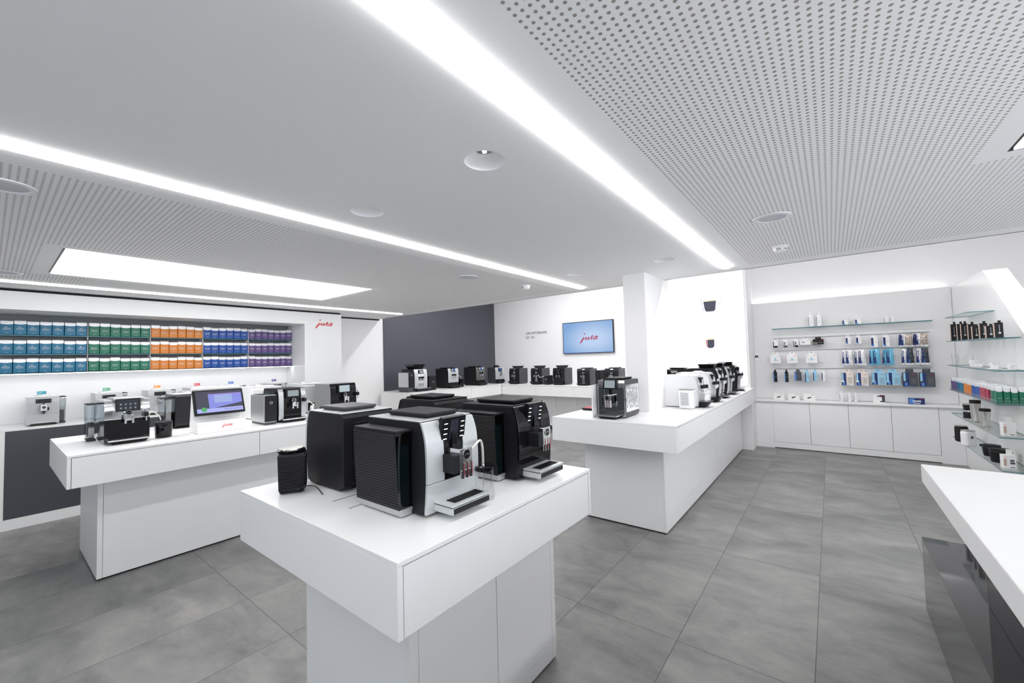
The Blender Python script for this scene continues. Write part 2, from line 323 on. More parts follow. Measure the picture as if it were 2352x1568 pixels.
# ------------------------------------------------------------------ lights of the room
def emis_strip(label, r, m, name='strip_light', mats=None):
    t = thing(name, label, 'light', (0, 0, 0))
    MB().box(r[0]+.001, r[1]-.001, r[2]+.001, r[3]-.001, ZC-.013, ZC+.010).build('diffuser', m, t)
    MB().box(r[0]-.004, r[1]+.006, r[2]-.004, r[3]+.004, ZC+.0105, ZC+.03).build('housing', ALU, t)
    return t
emis_strip('long recessed ceiling light strip nearest the camera, running over the front table', STR[0], LEDW)
emis_strip('middle recessed ceiling light strip left of the round ceiling lamps', STR[1], LEDW)
emis_strip('added unseen ceiling light strip over the far right of the room, beyond the service counter', STR[3], LEDW)  # out of view, added to brighten the faces turned right
emis_strip('far left recessed ceiling light strip beside the coffee bag wall', STR[2], LEDW3)
for lab, p in (('large rectangular glowing ceiling panel over the left display table', PAN[0]), ('glowing ceiling panel whose corner shows at the right edge', PAN[1])):
    t = thing('ceiling_lamp', lab, 'light')
    MB().box(p[0]+.018, p[1], p[2], p[3]-(.02 if p[2] < 0 else 0), ZC+.002, ZC+.012).build('diffuser', PANELW if p[2] > 0 else PANELW2, t)
    MB().box(p[0]-.004, p[1]+.004, p[2]-.004, p[3]+.004, ZC+.014, ZC+.05).build('frame', DKGAP, t)  # flat near-black sheet paints the shade in the gap beside the panel
def downlight():
    t = thing('downlight', '', 'light', (0, 0, ZC), group='round recessed ceiling lamps')
    MB().lathe([(.09, 0.0), (.0885, .004), (.083, .012), (.072, .022), (.058, .031), (.045, .040), (.038, .045), (.038, .054)], seg=48, cap=False).build('reflector', WPL, t, smooth=True)
    MB().lathe([(.0385, .041), (.0425, .0425), (.0425, .0435), (.0385, .044)], seg=48, cap=False).build('ring', WHITE, t, smooth=True)
    lv = MB(); lv.cyl((0, 0, .056), .0375, .003, 32)
    for k in range(24):
        a = 2*pi*k/24; lv.box(.014, .037, -.0007, .0007, .046, .0545, 1, Matrix.Rotation(a, 4, 'Z'))
    lv.build('louvre', [BLK, ALU], t)
    MB().lathe([(0, .036), (.008, .038), (.010, .043), (.008, .048), (0, .050)], seg=16).build('bulb', EM('bulb_white', (1, .99, .96, 1), 5), t, smooth=True)
    return t
d0 = downlight(); d0.location = (DLS[0][0], DLS[0][1], ZC); d0['label'] = 'round recessed ceiling lamp with dark louvre, nearest the front, beside the wide light strip'
# reflectors look upward: the mesh is built with its opening at the ceiling plane
for (x, y), lab in zip(DLS[1:], ('white round ceiling lamp left of the louvred one, nearer the middle light strip', 'small far round ceiling lamp near the end of the middle light strip', 'faint far round ceiling lamp beside the end of the widest light strip')):
    dup(d0, (x, y, ZC), 0, lab, 'round recessed ceiling lamps')
def speaker():
    t = thing('ceiling_speaker', '', 'speaker', (0, 0, ZC), group='round ceiling speakers')
    MB().lathe([(.108, -.001), (.106, -.006), (.08, -.007), (.078, -.004), (.0, -.004)], seg=48).build('rim', WPL, t, smooth=True)
    MB().lathe([(.0775, -.0045), (0, -.0075)], seg=48).build('grille', mat('speaker_mesh', (.62, .64, .67, 1), .7), t)
    return t
s0 = speaker(); s0.location = (.035, 2.99, ZC); s0['label'] = 'round white ceiling speaker cut by the left edge below the middle light strip'
for x, y, lab in ((3.08, 2.967, 'small round ceiling speaker in the left perforated ceiling, beside the smoke detector'), (3.094, 5.633, 'faint ceiling speaker between the glowing panel and the far left strip'),
                  (.083, 5.623, 'ceiling speaker at the left edge beside the glowing panel'), (3.102, .262, 'round grey ceiling speaker in the right perforated ceiling above the smoke detector')):
    dup(s0, (x, y, ZC), 0, lab, 'round ceiling speakers')
def smoke(x, y, lab, rz):
    t = thing('smoke_detector', lab, 'smoke detector', (x, y, ZC), rz, group='smoke detectors on the ceiling')
    MB().lathe([(.058, 0), (.058, -.012), (.05, -.016), (.047, -.035), (.034, -.045), (0, -.047)], seg=40).build('housing', WPL, t, smooth=True)
    mb = MB()
    for a0 in (-50, 10, 130, 190):
        for z in (-.024, -.030):
            p = [(.0495*cos(radians(a0+k*8)), .0495*sin(radians(a0+k*8)), z) for k in range(6)]; mb.tube(p, .0016, 5)
    mb.build('slots', BLK, t)
smoke(3.945, 2.841, 'small white smoke detector under the left perforated ceiling', radians(200)); smoke(4.019, .29, 'white smoke detector with slots under the right perforated ceiling', radians(200))
# unseen strips added on the raised ceiling to light the back walls, and the cove strip on the shelf panel
for lab, r, vm in (('added unseen light strip on the raised ceiling over the back counter', (5.6, 5.7, -2.5, 6.6), VOIDW), ('added unseen soft light strip on the raised ceiling near the screen wall', (7.0, 7.1, 2.8, 5.2), VOIDW2)):
    t = thing('strip_light', lab, 'light'); MB().box(*r, 3.40, 3.412).build('diffuser', vm, t); MB().box(r[0]-.01, r[1]+.01, r[2]-.01, r[3]+.01, 3.412, 3.419).build('housing', ALU, t)
t = thing('cove_light', 'thin light strip on top of the shelf panel washing the wall above', 'light')
MB().box(8.36, 8.395, -1.3, 1.0, 2.4255, 2.432).build('diffuser', EM('cove_led', (1, 1, 1, 1), 5.0), t)

# ------------------------------------------------------------------ tables
ZU = .79
def display_table(name, label, s, b, seams, doors, endx1=True, group=None):
    x0, x1, y0, y1 = s; t = thing(name, label, 'table', ((b[0]+b[1])/2, (b[2]+b[3])/2, 0)); ox, oy = t.location[0], t.location[1]
    def bx(nm, m, *q, bevel=.0015): return MB().box(q[0]-ox, q[1]-ox, q[2]-oy, q[3]-oy, q[4], q[5]).build(nm, m, t, bevel)
    bx('worktop', WHITE, x0, x1, y0, y1, ZT-.016, ZT)
    bx('end_panel', WHITE, x0, x0+.02, y0, y1, ZU, ZT-.0165)
    if endx1: bx('end_panel', WHITE, x1-.02, x1, y0, y1, ZU, ZT-.0165)
    bx('apron', CABG, x0+.021, x1-.021, y0+.03, y1-.001, ZU+.002, ZT-.017, bevel=0)
    e = [x0+.023]+[v for v in seams]+[x1-(.023 if endx1 else .0)]
    for k in range(len(e)-1): bx('drawer', WHITE, e[k]+(.002 if k else 0), e[k+1]-.002, y0+.001, y0+.022, ZU, ZT-.0195)
    bx('body', CABG, b[0], b[1], b[2]+.02, b[3], .014, ZU-.001)
    bx('plinth', DKGAP, b[0]+.012, b[1]-.004, b[2]+.012, b[3]-.012, .0, .0139, bevel=0)  # toe-kick shadow put into the near-black colour
    d0, d1, dz, stiles = doors
    bx('stile', WHITE, b[0], d0-.002, b[2], b[2]+.0195, .014, ZU-.001)
    if d1 < b[1]-.01: bx('stile', WHITE, d1+.002, b[1], b[2], b[2]+.0195, .014, ZU-.001)
    if dz > .03: bx('rail', WHITE, d0-.0015, d1+.0015, b[2], b[2]+.0195, .014, dz-.002)
    e = [d0]+stiles+[d1]
    for k in range(len(e)-1): bx('door', WHITE, e[k]+(.002 if k else 0), e[k+1]-(.002 if k < len(e)-2 else 0), b[2]+.0005, b[2]+.0195, dz, ZU-.002)
    return t, bx
ft, fbx = display_table('display_table', 'white display table in the foreground carrying four large coffee machines', (.743, 1.948, 1.022, 2.218), (.944, 1.90, 1.232, 2.0), [], (.985, 1.863, .1, [1.423]))
for x, y in ((.912, 1.692), (.908, 1.556), (1.40, 1.692), (1.40, 1.556)): fbx('cable_slot', GREYP, x, x+.30, y, y+.007, ZT, ZT+.0006, bevel=0)
lt, lbx = display_table('display_table', 'long white display table at left with till screen and chrome coffee machine', (.349, 3.05, 4.145, 5.365), (.539, 2.9, 4.462, 5.36), [1.545], (.572, 2.88, .014, []))
ct, cbx = display_table('display_table', 'long white display table in the centre with the square column through it', (3.46, 7.749, 1.022, 2.215), (3.742, 7.70, 1.225, 2.012), [4.5, 6.49], (3.78, 7.69, .16, [4.58, 5.8, 6.9]), endx1=False)

# counters along the grey wall and the screen wall
bc = thing('corner_counter', 'white L-shaped counter below the grey wall and the wall screen', 'counter', (7.33, 6.05, 0))
def cb(nm, m, *q, bevel=.0015): return MB().box(q[0]-7.33, q[1]-7.33, q[2]-6.05, q[3]-6.05, q[4], q[5]).build(nm, m, bc, bevel)
mb = MB(); mb.prism([(4.80-7.33, 0), (0, 0), (0, 2.4-6.05), (8.405-7.33, 2.4-6.05), (8.405-7.33, 7.125-6.05), (4.94-7.33, 7.125-6.05), (4.94-7.33, 7.125-6.05), (4.80-7.33, 1.0)], ZT-.016, ZT, 'z')
mb.build('worktop', WHITE, bc, .0015)
cb('end_panel', WHITE, 4.80, 4.93, 6.052, 7.05, .0, ZT-.0165)
cb('carcass', CABG, 4.935, 8.40, 6.075, 7.12, ZU+.004, ZT-.017, bevel=0); cb('carcass', CABG, 7.355, 8.40, 2.4, 6.07, ZU+.004, ZT-.017, bevel=0)
e = [4.935, 5.45, 6.33, 7.325]
for k in range(3): cb('drawer', WHITE, e[k]+.002, e[k+1]-.002, 6.052, 6.074, ZU, ZT-.0195)
e = [2.4, 3.2, 4.14, 5.11, 6.0]
for k in range(4): cb('drawer', WHITE, 7.332, 7.354, e[k]+.002, e[k+1]-.002, ZU, ZT-.0195)
cb('base', CABG, 4.935, 8.40, 6.47, 7.12, .10, ZU, bevel=0); cb('base', CABG, 7.76, 8.40, 2.4, 6.47, .10, ZU, bevel=0)
cb('plinth', DKG, 4.935, 8.40, 6.5, 7.12, .0, .099, bevel=0); cb('plinth', DKG, 7.79, 8.40, 2.4, 6.5, .0, .099, bevel=0)
e = [4.94, 5.7, 6.47, 7.10, 7.74]
for k in range(4): cb('door', CABG, e[k]+.002, e[k+1]-.002, 6.45, 6.469, .1, ZU-.002)
e = [2.4, 3.3, 3.8, 4.32, 4.83, 5.335, 5.84, 6.35]
for k in range(7): cb('door', CABG, 7.74, 7.759, e[k]+.002, e[k+1]-.002, .1, ZU-.002)

# cabinets and ledge under the product wall
e = [.812, .315, -.168, -.653, -1.139]
for k, lab in enumerate(('white base cabinet with a flat door, leftmost under the product wall', 'white base cabinet second from the left under the product wall', 'white base cabinet third from the left under the product wall', 'white base cabinet rightmost under the product wall, beside the corner')):
    t = thing('base_cabinet', lab, 'cabinet', (8.13, (e[k]+e[k+1])/2, .106), group='base cabinets under the product wall'); w = (e[k]-e[k+1])/2
    MB().box(.0185, .195, -w, w, .0, .66).build('body', GREYP, t); MB().box(0, .018, -w+.0022, w-.0022, .001, .6605).build('door', CABG, t, .001)
tag(MB().box(8.095, 8.334, -1.373, 1.068, .769, .797).build('ledge', WHITE, bevel=.002), 'bright white ledge along the foot of the product wall', 'shelf')

# service counter at the right edge
rc = thing('service_counter', 'white topped service counter over a glossy dark glass plinth at the right edge', 'counter', (1.5, -.6, 0))
def rb(nm, m, *q, bevel=.002): return MB().box(q[0]-1.5, q[1]-1.5, q[2]+.6, q[3]+.6, q[4], q[5]).build(nm, m, rc, bevel)
MB().prism([(2.905-1.5, .27), (-2.0-1.5, .27), (-2.0-1.5, -.72), (2.84-1.5, -.72)], .928, ZT, 'z').build('worktop', MATTEW, rc, .003)
PLG = mat('dark_tinted_glass', (.028, .028, .031, 1), .04, spec=.6)
rb('plinth', PLG, -2.0, 3.572, -1.15, -.387, .002, .436)
rb('body', PLG, -2.0, 2.787, -1.15, -.504, .437, .927)
# ------------------------------------------------------------------ wall unit with the coffee bags
sbox('wall_niche_top', [(-.4, 3.76, 6.65, 7.3, 2.25, 2.44)], WHITE, .001)
sbox('wall_niche_pier', [(3.135, 3.76, 6.651, 7.44, 0, 2.2495)], WHITE, .001); sbox('wall_niche_pier', [(-.4, -.3, 6.651, 7.44, 0, 2.2495)], WHITE, .001)
sbox('wall_niche_back', [(-.299, 3.134, 7.285, 7.3, ZT, 1.576)], WPL)
nc = thing('niche_counter', 'white counter with dark grey front panel along the left wall niche', 'counter', (1.7, 6.65, 0))
bs = thing('bag_shelf', 'grey backed niche shelf with two glass boards for the coffee bags', 'shelf', (1.7, 6.65, 1.57))
def ub(nm, m, *q, bevel=.001, w=None):
    o = nc if w is None else bs; z = 0 if w is None else 1.57
    return MB().box(q[0]-1.7, q[1]-1.7, q[2]-6.65, q[3]-6.65, q[4]-z, q[5]-z).build(nm, m, o, bevel)
ub('worktop', WHITE, -.299, 3.134, 6.65, 7.28, .996, ZT)
ub('carcass', WHITE, -.299, 3.134, 6.66, 7.28, .012, .995, bevel=0)
ub('frame', WHITE, -.299, .128, 6.652, 6.66, .0, .9955, bevel=0); ub('frame', WHITE, .128, 3.134, 6.652, 6.66, .0, .108, bevel=0)
ub('dark_panel', DKPAN, .13, 3.0, 6.6525, 6.66, .109, .9955, bevel=0)
ub('back_panel', SHELFG, -.299, 3.134, 7.25, 7.3, 1.586, 2.249, bevel=0, w=1)
ub('base_board', SHELFG, -.299, 3.134, 7.07, 7.284, 1.577, 1.585, w=1)
ub('light_strip', NICHEW, -.29, 3.12, 7.075, 7.10, 1.5702, 1.5765, bevel=0, w=1)
for z in (1.787, 2.002):
    mb = MB(); mb.box(-.299-1.7, 3.134-1.7, 7.08-6.65, 7.249-6.65, z-1.57, z-1.561, [0, 0, 1, 1, 1, 1]); mb.build('glass_board', [GLASS, EDGE], bs)
for x in (.7505, 1.3285, 1.9015, 2.4815):
    for z0, z1 in ((1.5855, 1.7865), (1.7965, 2.0015), (2.0115, 2.17)): ub('divider', CABG, x-.002, x+.002, 7.085, 7.249, z0, z1, bevel=0, w=1)
lg = MB(); add_logo(lg, 0, 0, .30); lg = lg.build('wall_logo', RED, loc=(3.447, 6.6485, 2.262))
s_ = lg.modifiers.new('thick', 'SOLIDIFY'); s_.thickness = .003; tag(lg, 'red handwritten style wall lettering on the white pillar', 'sign')

def bag(name, w, d, h, m, lines, logo=True, zig=7, top=.24):
    t = thing(name, '', 'coffee bag')
    z1 = h*(1-top); mb = MB()
    mb.taper((-w/2+.003, w/2-.003, .003, d-.003), (-w/2, w/2, 0, d), 0, .008); mb.taper((-w/2, w/2, 0, d), (-w/2, w/2, .0, d), .008, z1)
    mb.build('pouch', m, t, .003)
    f = MB(); ym = d*.45
    f.taper((-w/2, w/2, .0005, d-.0005), (-w/2+.001, w/2-.001, .0025, d-.010), z1, h-.010); f.taper((-w/2+.001, w/2-.001, .0025, d-.010), (-w/2+.004, w/2-.004, ym-.006, ym+.006), h-.010, h)
    pts = [(-w/2, z1+.003)]; n = zig                                 # scalloped foil edge hanging over the colour
    for k in range(2*n+1): pts.append((-w/2+w*k/(2*n), z1-(.004+.008*sin(pi*k/(2*n)) if k % 2 else .001+.006*sin(pi*k/(2*n)))))
    pts.append((w/2, z1+.003)); f.prism(pts, -.0006, .0002, 'y')
    f.build('foil_top', FOIL, t, .001)
    p = MB()
    for s, x, z, sz, sx in lines: add_text(p, s, x*w, z*h, sz*w, -.0009, 0, sx)
    p.box(-w*.33, w*.33, -.0009, -.0008, h*.345, h*.352); p.box(-w*.22, w*.22, -.0009, -.0008, h*.315, h*.32)
    if logo: add_logo(p, 0, h*.12, w*.26, -.0009)
    p.build('print', WTXT, t)
    return t
BAGC = [('teal', mat('teal_bag', lin(0, 112, 150), .4), [('San', -.04, .50, .17, 1), ('Antonio', 0, .40, .19, 1)], .0835, .0946, 7),
        ('green', mat('green_bag', lin(8, 115, 88), .4), [('Vigoroso', 0, .41, .17, .95)], .7585, .0946, 6),
        ('orange', mat('orange_bag', lin(220, 130, 35), .4), [('Malabar', 0, .41, .19, 1)], 1.3355, .0938, 6),
        ('blue', mat('blue_bag', lin(15, 76, 162), .4), [('Decaffé', 0, .40, .19, 1)], 1.9085, .0945, 6),
        ('purple', mat('purple_bag', lin(98, 75, 132), .4), [('La', 0, .53, .14, 1), ('Crème', .02, .41, .21, 1)], 2.4895, .0915, 7)]
for cname, m, lines, x0, pitch, n in BAGC:
    proto = bag('coffee_bag', pitch-.004, .085, .165, m, lines)
    first = True
    for zi, (z, sh) in enumerate(((2.0115, 'top'), (1.7965, 'middle'), (1.5855, 'bottom'))):
        for k in range(n):
            which = ORD[k] if k < n-1 else 'last'
            lab = f'{which} {cname} coffee bag from the left on the {sh} wall shelf'
            x = x0+pitch*(k+.5)+random.uniform(-.0008, .0008); loc = (x, 7.092+random.uniform(0, .006), z); rz = random.uniform(-.02, .02)
            sc = (1, 1, random.uniform(.96, 1.04)); g = f'{cname} coffee bags on the wall shelves'
            if first: proto.location = loc; proto.rotation_euler[2] = rz; proto.scale = sc; proto['label'] = lab; proto['group'] = g; first = False
            else: dup(proto, loc, rz, lab, g, sc)

# ------------------------------------------------------------------ coffee machines
def badge(mb, cx, y, cz, r, ring=1, disc=0, word=1, X=None):     # facing -Y
    T = Matrix.Translation((cx, y, cz)) @ Matrix.Rotation(pi/2, 4, 'X')
    if X: T = X @ T
    mb.lathe([(0, .0012), (r*.86, .0012), (r*.86, 0), ][::-1], seg=24, mi=disc, X=T)
    mb.lathe([(r*.84, 0), (r*.84, .0022), (r, .0022), (r, 0)][::-1], seg=24, mi=ring, X=T)
    add_logo(mb, cx, cz+r*.05, r*1.35, y-.0018, word, X)
def machine(label, loc, rz, group=None, name='coffee_machine', w=.28, d=.36, h=.355, body=BLKM, front=BLKG, center=None, cw=.12, lower=None, lz=.14, top=None, bulge=.012,
            side=None, tank=None, tside=-1, tw=.07, td=.27, th=None, display='screen', dw=.125, dh=.085, dz=None, tilt=14, tilt_out=.028, spout='H', sz=None, tray='flat', trw=.22, trd=.13, traym=ALU,
            lid='flat', vents=False, ty=.06, hose=None, milk=None, card=None, small=False, lidm=BLKG, screenm=SCRB, feet=True, bandm=None):
    t = thing(name, label, 'coffee machine', loc, rz, group)
    sd = side or body; front = front; hw = w/2
    fy = lambda z: -bulge*sin(pi*min(1, max(0, z/h)))+.018*max(0, (z/h-.75)/.25)**2
    prof = [(fy(z)+.008, z) for z in [h*k/12 for k in range(1, 13)]]
    prof = [(.03, .008)]+prof+[(d-.012, h), (d, h-.02), (d-.004, .03), (d-.03, .008)]
    mb = MB(); mb.prism(prof, -hw+.001, hw-.001, 'x'); mb.build('body', sd, t, .003)
    def skin(x0, x1, z0, z1, off, th_, n=12):
        zs = [z0+(z1-z0)*k/n for k in range(n+1)]
        return [(fy(z)-off, z) for z in zs]+[(fy(z)-off+th_, z) for z in zs[::-1]]
    fp = MB()
    if center:
        for a, b in ((-hw, -cw/2-.0005), (cw/2+.0005, hw)): MB().prism(skin(a, b, lz, h-.001, 0, .012), a, b, 'x').build('front_panel', front, t, .0015)
        if lower is not None: MB().prism(skin(-hw, hw, .012, lz-.002, 0, .012), -hw, hw, 'x').build('lower_panel', lower, t, .0015)
        MB().prism(skin(0, 0, lz if lower is not None else .02, h-.002, -.004, .010), -cw/2, cw/2, 'x').build('centre_panel', center, t)
    else:
        fp.prism(skin(-hw, hw, .012 if lower is None else lz, h-.001, 0, .012), -hw, hw, 'x'); fp.build('front_panel', front, t, .0015)
        if lower is not None: MB().prism(skin(-hw, hw, .012, lz-.002, 0, .012), -hw, hw, 'x').build('lower_panel', lower, t, .0015)
    if top: MB().box(-hw, hw, .03, d-.005, h, h+.005).build('top_cover', top, t, .002)
    zt = h+(.005 if top else 0)
    lb = MB()
    if lid == 'flat':
        lb.taper((-.07, .085, .07, d-.07), (-.08, .095, .06, d-.06), zt, zt+.008); lb.box(-.08, .095, .06, d-.06, zt+.008, zt+.020)
        lb.build('bean_lid', lidm, t, .004)
    elif lid == 'hopper':
        lb.taper((-.07, .08, .07, .23), (-.095, .105, .05, .25), zt, zt+.05); lb.box(-.10, .11, .045, .255, zt+.05, zt+.056); lb.build('bean_hopper', lidm, t, .002)
    elif lid == 'dome':
        lb.lathe([(.07, 0), (.078, .02), (.06, .045), (0, .052)], (0, .14, zt), 28); lb.build('bean_hopper', TANKG, t, smooth=True)
        MB().lathe([(.05, .052), (.055, .058), (0, .062)], (0, .14, zt), 24).build('lid', CHROME, t, smooth=True)
    elif lid == 'big':
        lb.taper((-.09, .09, .06, .28), (-.14, .14, .03, .31), zt, zt+.09); lb.box(-.145, .145, .025, .315, zt+.09, zt+.096); lb.build('bean_hopper', BLKG, t, .002)
    elif lid == 'module':
        lb.taper((-.088, .105, .0, d-.10), (-.080, .098, .006, d-.12), zt, zt+.016); lb.build('brew_module_cover', ALU, t, .003)
    elif lid == 'low':
        lb.box(-.06, .06, .09, .22, zt, zt+.008); lb.lathe([(.05, .008), (.046, .018), (0, .020)], (0, .15, zt), 28); lb.build('bean_lid', lidm, t, .001)
    dz = dz if dz is not None else h-.055
    if display:
        X = Matrix.Translation((0, fy(dz)-tilt_out*.35, dz)) @ Matrix.Rotation(radians(-tilt), 4, 'X')
        db = MB().box(-dw/2, dw/2, -.010, tilt_out, -dh/2, dh/2).build('display', DISPB, t, .002); db.matrix_local = X
        ic = MB()
        if display == 'bars':
            for s in (-1, 1):
                for k in range(4): ic.box(s*dw*.36-.009, s*dw*.36+.009, -.0108, -.0102, dh*(.27-.2*k)-.0016, dh*(.27-.2*k)+.0016)
            ic.build('button_lights', BARW, db)
            MB().box(-dw*.17, dw*.17, -.0107, -.0101, -dh*.38, dh*.4).build('screen', SCRB, db)
            ic = MB()
            for k in range(4):
                for s in (-1, 1): ic.box(s*dw*.09-.004, s*dw*.09+.004, -.0112, -.0108, dh*(.27-.2*k)-.0006, dh*(.27-.2*k)+.0006)
            ic.build('icons', DIMB, db)
        elif display == 'screen':
            MB().box(-dw*.39, dw*.39, -.0107, -.0101, -dh*.36, dh*.37).build('screen', screenm, db)
            for r in range(2):
                for c in range(4): ic.box(dw*(-.29+.19*c)-.0045, dw*(-.29+.19*c)+.0045, -.0112, -.0108, dh*(.06-.3*r)-.003, dh*(.06-.3*r)+.005); ic.box(dw*(-.29+.19*c)-.007, dw*(-.29+.19*c)+.007, -.0112, -.0108, dh*(-.02-.3*r)-.0006, dh*(-.02-.3*r)+.0006)
            ic.build('icons', ICON, db)
        elif display == 'small':
            MB().box(-dw*.28, dw*.28, -.0107, -.0101, -dh*.3, dh*.32).build('screen', SCRBL if small else SCRB, db)
            for s in (-1, 1):
                for k in (-1, 1): ic.box(s*dw*.4-.003, s*dw*.4+.003, -.0112, -.0108, k*dh*.22-.002, k*dh*.22+.002)
            ic.build('icons', ICON, db)
        elif display == 'twin':
            for s in (-1, 1): ic.box(s*dw*.36-.006, s*dw*.36+.006, -.0112, -.0104, -dh*.3, dh*.3)
            ic.build('button_lights', BARW, db); MB().box(-dw*.2, dw*.2, -.0107, -.0101, -dh*.35, dh*.35).build('screen', SCRBL, db)
    sz = sz if sz is not None else h*.60
    yb = fy(sz)
    if spout == 'block':
        sp = MB(); sp.box(-.062, -.028, yb-.062, yb+.004, sz-.056, sz+.012, 1); sp.box(-.036, .030, yb-.070, yb+.004, sz-.05, sz+.034, 0)
        sp.build('spout', [CHROME, BLKM], t, .003)
        nz = MB()
        for x in (-.020, .003, .024): nz.cyl((x, yb-.062, sz-.048), .0095, .062, 18)
        nz.build('nozzles', CHROME, t, smooth=True)
        nz = MB()
        for x in (-.020, .003, .024): nz.box(x+.001, x+.0022, yb-.0720, yb-.0712, sz-.070, sz-.024)
        nz.build('nozzle_stripes', REDL, t)
        bd = MB(); badge(bd, -.003, yb-.0705, sz+.010, .0205); bd.build('badge', [BLKG, CHROME], t)
        MB().box(.030, .044, yb-.055, yb-.02, sz-.03, sz+.02).build('milk_connector', BLKM, t, .002)
        MB().box(-.014, .010, yb-.006, yb+.004, sz+.034, sz+.09).build('spout_rail', BLKG, t, .002)
    elif spout == 'H':
        sp = MB()
        for x in (-.022, .022): sp.box(x-.007, x+.007, yb-.062, yb-.046, sz-.05, sz+.012)
        sp.box(-.016, .016, yb-.058, yb-.050, sz-.028, sz-.016); sp.box(-.012, .012, yb-.05, yb+.004, sz-.02, sz+.02)
        sp.build('spout', CHROME, t, .002)
        bd = MB(); badge(bd, 0, yb-.03, sz+.032, .021); bd.cyl((0, yb-.014, sz+.032), .019, .031, 20, 'y'); bd.build('badge', [BLKG, CHROME], t)
    elif spout == 'pod':
        sp = MB(); sp.box(-.026, .026, yb-.05, yb+.004, sz-.036, sz+.034); sp.build('spout', ALU if front is not WPL else CHROME, t, .005)
        nz = MB(); nz.box(-.009, .009, yb-.042, yb-.012, sz-.062, sz-.036); nz.box(.028, .038, yb-.04, yb-.01, sz-.03, sz+.002); nz.box(-.007, .007, yb-.006, yb+.003, sz+.034, sz+.045)
        nz.build('nozzles', BLKM, t, .001)
        bd = MB(); badge(bd, 0, yb-.0505, sz+.004, .013, 0, 0, 1); bd.build('badge', [BLKG, ALU], t)
    elif spout == 'twin':
        sp = MB()
        for x in (-.035, .03): MB().box(x-.012, x+.012, yb-.045, yb+.004, sz-.01, sz+.025).build('spout', BLKM, t, .002)
        nz = MB()
        for x in (-.042, -.026, .024, .038): nz.cyl((x, yb-.034, sz-.03), .0055, .05, 10)
        nz.cyl((.0, yb-.008, sz+.03), .006, .11, 10); nz.build('nozzles', CHROME, t, smooth=True)
    tb = MB(); gr = MB(); yf = fy(.04)
    if tray == 'big':
        tb.taper((-trw/2+.02, trw/2-.02, yf-trd+.02, .02), (-trw/2, trw/2, yf-trd, .02), .012, .022); tb.box(-trw/2, trw/2, yf-trd, .02, .022, .046)
        tb.build('drip_tray', [traym], t, .003)
        MB().box(-trw/2+.006, trw/2-.006, yf-trd-.002, yf-trd+.004, .024, .044).build('tray_front', BLKM, t, .001)
        MB().box(-trw/2-.001, trw/2+.001, yf-trd-.003, yf+.002, .050, .057).build('tray_rim', traym if traym is not WPL else CHROME, t, .002)
        gr.box(-trw/2+.03, trw/2-.016, yf-trd+.018, yf-.035, .0572, .0585)
        for k in range(14):
            x = -trw/2+.034+k*(trw-.056)/13; gr.box(x-.001, x+.001, yf-trd+.018, yf-.035, .0585, .0602)
        gr.build('grille', BLKM, t)
    elif tray == 'flat':
        tb.taper((-trw/2+.03, trw/2-.03, yf-trd+.04, .03), (-trw/2+.01, trw/2-.01, yf-trd+.01, .03), .0, .026); tb.build('drip_tray', BLKM, t, .002)
        MB().box(-trw/2, trw/2, yf-trd, yf+.006, .027, .037).build('tray_rim', CHROME if traym is ALU else traym, t, .002)
        gr.box(-trw/2+.02, trw/2-.02, yf-trd+.015, yf-.01, .0372, .0385); gr.build('grille', DKG, t)
    elif tray == 'deep':
        tb.taper((-trw/2+.03, trw/2-.03, yf-trd+.045, .03), (-trw/2, trw/2, yf-trd, .03), .0, .058); tb.build('drip_tray', BLKM, t, .003)
        MB().box(-trw/2-.004, trw/2+.004, yf-trd-.004, yf+.004, .0585, .064).build('tray_rim', BLKM if traym is BLKM else CHROME, t, .001)
        gr.box(-trw/2+.02, trw/2-.02, yf-trd+.02, yf-.012, .0642, .066); gr.build('grille', BLKG, t)
    elif tray == 'none':
        MB().box(-trw/2, trw/2, -.03, .05, 0, .02).build('foot', BLKM, t, .004); MB().box(-trw/2+.02, trw/2-.02, yf-.014, yf+.01, .024, .034).build('drip_tray', ALU, t, .002)
    th = th or h-.035; xs = tside*hw
    if tank == 'ribbed':
        a, b = (xs-tw, xs-.001) if tside < 0 else (xs+.001, xs+tw); y0 = .075
        MB().taper((a+.014, b, y0+.004, y0+td-.01), (a, b, y0, y0+td), .034, th).build('water_tank', TANKG, t, .004)
        MB().box(a+.018, b-.004, y0+.012, y0+td-.03, .04, th*.84).build('water', mat('tank_water_grey', (.055, .085, .095, 1), .2), t, .002)  # dark blue-grey water block inside the smoked tank
        sk = MB(); n = 26; xo = a if tside < 0 else b       # ribbed outer shell
        for k in range(n):
            z0 = .038+(th-.042)*k/n; z1 = .038+(th-.042)*(k+.55)/n; z2 = .038+(th-.042)*(k+1)/n
            f = lambda z: xo-tside*.014*(1-(z-.034)/(th-.034))
            sk.add([(f(z0)+tside*.0018, y0-.001, z0), (f(z0)+tside*.0018, y0+td, z0), (f(z1)+tside*.0040, y0+td, z1), (f(z1)+tside*.0040, y0-.001, z1), (f(z2)+tside*.0018, y0+td, z2), (f(z2)+tside*.0018, y0-.001, z2)],
                   [(0, 1, 2, 3), (3, 2, 4, 5)] if tside > 0 else [(3, 2, 1, 0), (5, 4, 2, 3)])
        sk.box(xo-.001 if tside < 0 else xo-.003, xo+.003 if tside < 0 else xo+.001, y0-.002, y0+td+.002, th-.006, th+.002)
        sk.box(xo+(.011 if tside < 0 else -.016), xo+(.016 if tside < 0 else -.011), y0-.001, y0+td, .034, .05)
        sk.build('tank_shell', BLKM, t)
        MB().box(a, b, y0-.003, y0+td, th, th+.010).build('tank_lid', BLKM, t, .003)
        MB().taper((a+.022, b, y0+.004, y0+td-.01), (a+.013, b, y0-.003, y0+td), .006, .034).build('tank_base', ALU, t, .002)
    elif tank == 'side':
